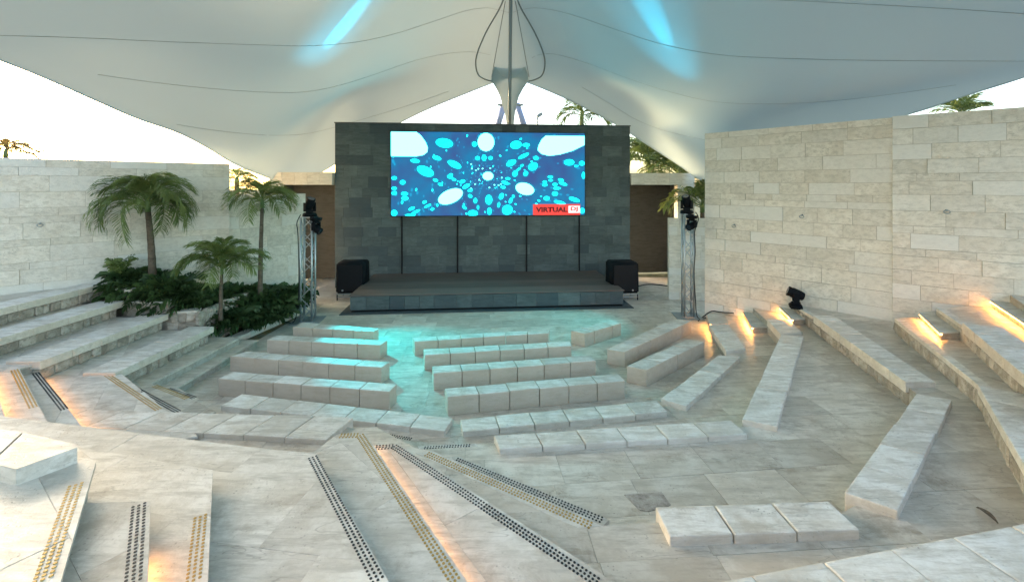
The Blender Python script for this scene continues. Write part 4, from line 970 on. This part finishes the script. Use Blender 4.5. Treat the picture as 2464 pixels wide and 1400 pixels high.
# ------------------------------------------------------------------ palms and shrubs
def frond_mesh(L, up, droop, n, ll, wd, seed, mat, vee=.35, name='frond'):
    """arching rachis along +x with two ranks of folded, hanging leaflets"""
    rnd = random.Random(seed); mb = MB(); C = []
    def pos(s): return Vector((L * (s - .18 * s * s * droop), 0, L * (up * s - droop * s * s * .75)))
    rp_ = [pos(i / 10) for i in range(11)]; mb.tube(rp_, [.016 * L * (1 - .85 * i / 10) + .002 for i in range(11)], 5)
    for i in range(n):
        s = .14 + .86 * (i + .5) / n; p = pos(s); t = (pos(min(1, s + .02)) - pos(s - .02)).normalized()
        for sd in (-1, 1):
            l_ = ll * (.45 + .75 * math.sin(math.pi * min(1, s * .86 + .10))) * rnd.uniform(.85, 1.1)
            side = Vector((0, sd, 0)); upv = t.cross(side) * sd; upv = Vector((0, 0, 1)) - t * t.z; upv.normalize()
            d = (side * rnd.uniform(.65, .9) + t * rnd.uniform(.6, 1.0) + upv * rnd.uniform(vee - .25, vee + .2)).normalized()
            wv = (t * .9 + upv * .3).normalized() * wd * .5
            a_ = p; b_ = p + d * l_ * .5; c_ = p + d * l_ * .82 + Vector((0, 0, -l_ * .16)); e_ = p + d * l_ + Vector((0, 0, -l_ * rnd.uniform(.30, .50)))
            mb.add([a_ - wv * .5, a_ + wv * .5, b_ - wv, b_ + wv, c_ - wv * .7, c_ + wv * .7, e_], [(0, 1, 3, 2), (2, 3, 5, 4), (4, 5, 6)])
    me = bpy.data.meshes.new(name); me.from_pydata([tuple(v) for v in mb.v], [], mb.f); me.materials.append(mat); return me
def palm(label, base, trunk_h, lean, crown_r, nf, mats='palm', seed=0, trunk_r=.07, cat='palm', name='palm_tree', shaft=True, droop=.9, up=.65, n=26, group=None, ll=.42, wd=.045, low=-.35, high=1.25):
    rnd = random.Random(seed); base = Vector(base); e = empty(name, base, label, cat, group)
    top = base + Vector((lean[0], lean[1], trunk_h))
    if trunk_h > .05:
        pts, rr = [], []
        for i in range(15):
            s = i / 14; pts.append(base + Vector((lean[0] * s * s, lean[1] * s * s, trunk_h * s))); rr.append(trunk_r * (1.25 - .45 * s + (.25 if i == 0 else 0)) * (1.05 if i % 2 else .98))
        MB().tube(pts, rr, 12).build('trunk', M['trunk'], e, True)
        if shaft: MB().tube([top - Vector((0, 0, .02)), top + Vector((0, 0, crown_r * .14)), top + Vector((0, 0, crown_r * .30))], [trunk_r * .95, trunk_r * .85, trunk_r * .45], 10).build('crown_shaft', M['shaft'], e, True)
    ms = [frond_mesh(crown_r * rnd.uniform(.92, 1.1), up, droop * f_, n, crown_r * ll, crown_r * wd, seed * 10 + i, M[mats]) for i, f_ in enumerate((.8, 1.0, 1.25))]
    for k in range(nf):
        az = k * 2.39996 + rnd.uniform(-.25, .25); h = (k + .5) / nf; el = low + (high - low) * h ** 1.2
        o = bpy.data.objects.new('frond', ms[k % 3]); COL.objects.link(o); o.parent = e
        o.location = top - base + Vector((0, 0, crown_r * (.08 + .22 * h if shaft else .02)))
        o.rotation_euler = Matrix.Rotation(az, 3, 'Z').to_4x4().to_euler() if False else (Matrix.Rotation(az, 3, 'Z') @ Matrix.Rotation(-el * .62, 3, 'Y') @ Matrix.Rotation(rnd.uniform(-.25, .25), 3, 'X')).to_euler()
        s_ = rnd.uniform(.85, 1.08) * (1 - .25 * max(0, el)); o.scale = (s_, s_, s_)
    return e
p0 = PY(367, 690, 11.2)
palm('broad palm with a straight trunk before the left ashlar wall', p0, 1.92, (-.12, 0), 1.30, 24, seed=1, trunk_r=.075, droop=1.45, up=.95, ll=.36, n=58, wd=.024, low=-.75, high=1.5)
p0 = PY(531, 770, 10.9)
palm('small bushy palm in the middle of the planter', p0, 1.15, (.03, 0), 1.05, 19, seed=2, trunk_r=.04, droop=1.2, ll=.38, up=.85, n=50, wd=.028, low=-.2, high=1.5)
p0 = PY(626, 745, 12.6)
palm('slender tall palm near the left truss', p0, 2.92, (.06, 0), 1.15, 15, seed=3, trunk_r=.055, droop=1.3, ll=.36, up=.8, low=-.25, high=1.5, n=50, wd=.027)
# low planting
rnd = random.Random(3)
def shrub(u, v, Y, r, nf, seed, up=.9, mat='shrub', hi=1.5):
    up_ = u < 470
    palm('dark leafy shrub massed in the raised planter round the broad palm' if up_ else 'dark leafy shrub massed in the lower planting bed by the slender palm', PY(u, v, Y), 0, (0, 0), r, nf, mat, seed, name='leafy_shrub', cat='shrub', shaft=False, droop=.8, up=up, n=13, group='shrubs in the raised planter' if up_ else 'shrubs in the lower bed', ll=.5, wd=.13, low=.05, high=hi)
for i, (u, v, Y, r) in enumerate([(300, 712, 10.9, .5), (315, 690, 11.2, .55), (325, 725, 10.9, .60), (335, 738, 10.75, .45), (360, 735, 10.8, .58), (395, 715, 11.1, .62), (430, 730, 11.0, .6), (455, 748, 10.9, .5), (410, 752, 10.75, .5), (345, 700, 11.4, .6),
                                  (505, 760, 11.6, .62), (535, 790, 11.4, .6), (500, 790, 11.1, .5), (565, 790, 11.7, .62), (600, 790, 11.9, .6), (560, 740, 12.6, .72), (600, 745, 12.8, .75), (640, 765, 12.6, .7), (670, 750, 13.2, .8), (690, 740, 13.6, .75), (655, 775, 12.4, .6), (580, 765, 12.2, .65), (625, 785, 12.1, .55), (700, 748, 13.5, .5), (530, 745, 12.2, .7)]):
    shrub(u, v + 6, Y, r * 1.35, 20, 100 + i % 6 * 7, mat='shrub')
palm('upright spiky young palm at the left end of the raised planter', PY(285, 670, 11.0), 0, (0, 0), .55, 9, 'palm', 300, name='young_palm', cat='shrub', shaft=False, droop=.8, up=1.3, n=13, ll=.5, wd=.10, low=.05, high=1.7)
# palms behind the walls
palm('pale green palm crown above the top of the slate wall', PY(1400, 330, 24), 1.0, (0, 0), 1.7, 13, 'palm_pale', 21, .12, droop=1.1)
palm('bushy green palm between the slate wall and the canopy edge', PY(1560, 470, 21.5), 1.4, (0, 0), 2.1, 20, 'palm_pale', 22, .12, droop=1.0, ll=.45)
palm('second green palm behind the right portal', PY(1630, 470, 20.5), .7, (0, 0), 1.7, 16, 'palm', 23, .12, ll=.45)
palm('dark palm between the right portal and the tall wall', PY(1690, 640, 18.0), 2.2, (0, 0), 1.5, 16, 'palm', 24, .1, ll=.45)
palm('upright palm top showing above the far right wall', PY(2312, 330, 14.5), .55, (0, 0), 1.0, 12, 'palm', 25, .08, low=.5, high=1.5, droop=.8)
palm('sunlit yellow palm top above the left wall', PY(14, 420, 17), .7, (0, 0), .95, 12, 'palm_sunlit', 26, .08)
palm('dark palm behind the end of the left wall', PY(570, 520, 15.0), 1.15, (0, 0), .62, 12, 'palm', 27, .08)
palm('tiny palm tip above the left part of the slate wall', PY(1068, 345, 24), .55, (0, 0), .6, 8, 'palm', 28, .08)

# ------------------------------------------------------------------ the lit stage lamps (cyan beams on the canopy)
def beam(name, src, tgt_px, size, energy, blend=1.0, parent=None, col=(0, .70, 1), r=.05, tgt=None):
    t = tgt or on_can(*tgt_px); ld = bpy.data.lights.new(name, 'SPOT'); ld.energy = energy; ld.spot_size = R(size); ld.spot_blend = blend; ld.color = col; ld.shadow_soft_size = r
    o = bpy.data.objects.new(name, ld); COL.objects.link(o); o.location = src; o.rotation_euler = (Vector(src) - t).to_track_quat('Z', 'Y').to_euler(); return o
beam('cyan_beam', l1, (846, 40), 15.0, 850, 1, col=(0, .55, .80))
beam('cyan_wash', l1, (960, -120), 46, 260, 1, col=(0, .55, .80))
beam('floor_wash', l2, (1100, 60), 60, 330, 1, tgt=P(1010, 860, 0), col=(.0, .75, .85))
beam('floor_wash', l4, (1100, 60), 70, 110, .9, tgt=P(1180, 790, 0), col=(.0, .75, .85))
beam('cyan_beam', l3, (1560, 18), 14.0, 620, 1, col=(0, .55, .80))
beam('cyan_wash', l3, (1470, -130), 46, 220, 1, col=(0, .55, .80))

# ------------------------------------------------------------------ small things on the floor
M['brown_tile'] = stone('worn_brown_tile', (.20, .16, .13), (.46, .41, .35), stain=(.10, .08, .06), stain_amt=.7, rough=.7, bump=.6, vary=.02, pits=.6, scale=2.2)
o = prism('worn_tile', [XY(u, v, T2) for u, v in [(1502, 1190), (1592, 1184), (1614, 1214), (1600, 1222), (1560, 1230), (1540, 1228)]], T2 - .02, T2 + .004, M['brown_tile']); tag(o, 'dark brown worn paving patch left of the three-block bench', 'paving')
e = empty('dry_leaf', P(2376, 1243, T3), 'curled dark dry leaf lying on the floor at the lower right', 'leaf')
a_, b_ = P(2350, 1224, T3), P(2402, 1264, T3); d = b_ - a_; nn = Vector((-d.y, d.x, 0)).normalized(); v_ = []; f_ = []
for i in range(9):
    t = i / 8; c = a_.lerp(b_, t) + Vector((0, 0, .012 + .02 * math.sin(t * 3.1))); wv = .028 * math.sin(math.pi * min(.97, t * .9 + .08))
    v_ += [c - nn * wv + Vector((0, 0, .012)), c, c + nn * wv + Vector((0, 0, .014))]
for i in range(8):
    for k in range(2): f_.append((i * 3 + k, i * 3 + k + 1, i * 3 + k + 4, i * 3 + k + 3))
obj('blade', v_, f_, M['trunk'], e, True)
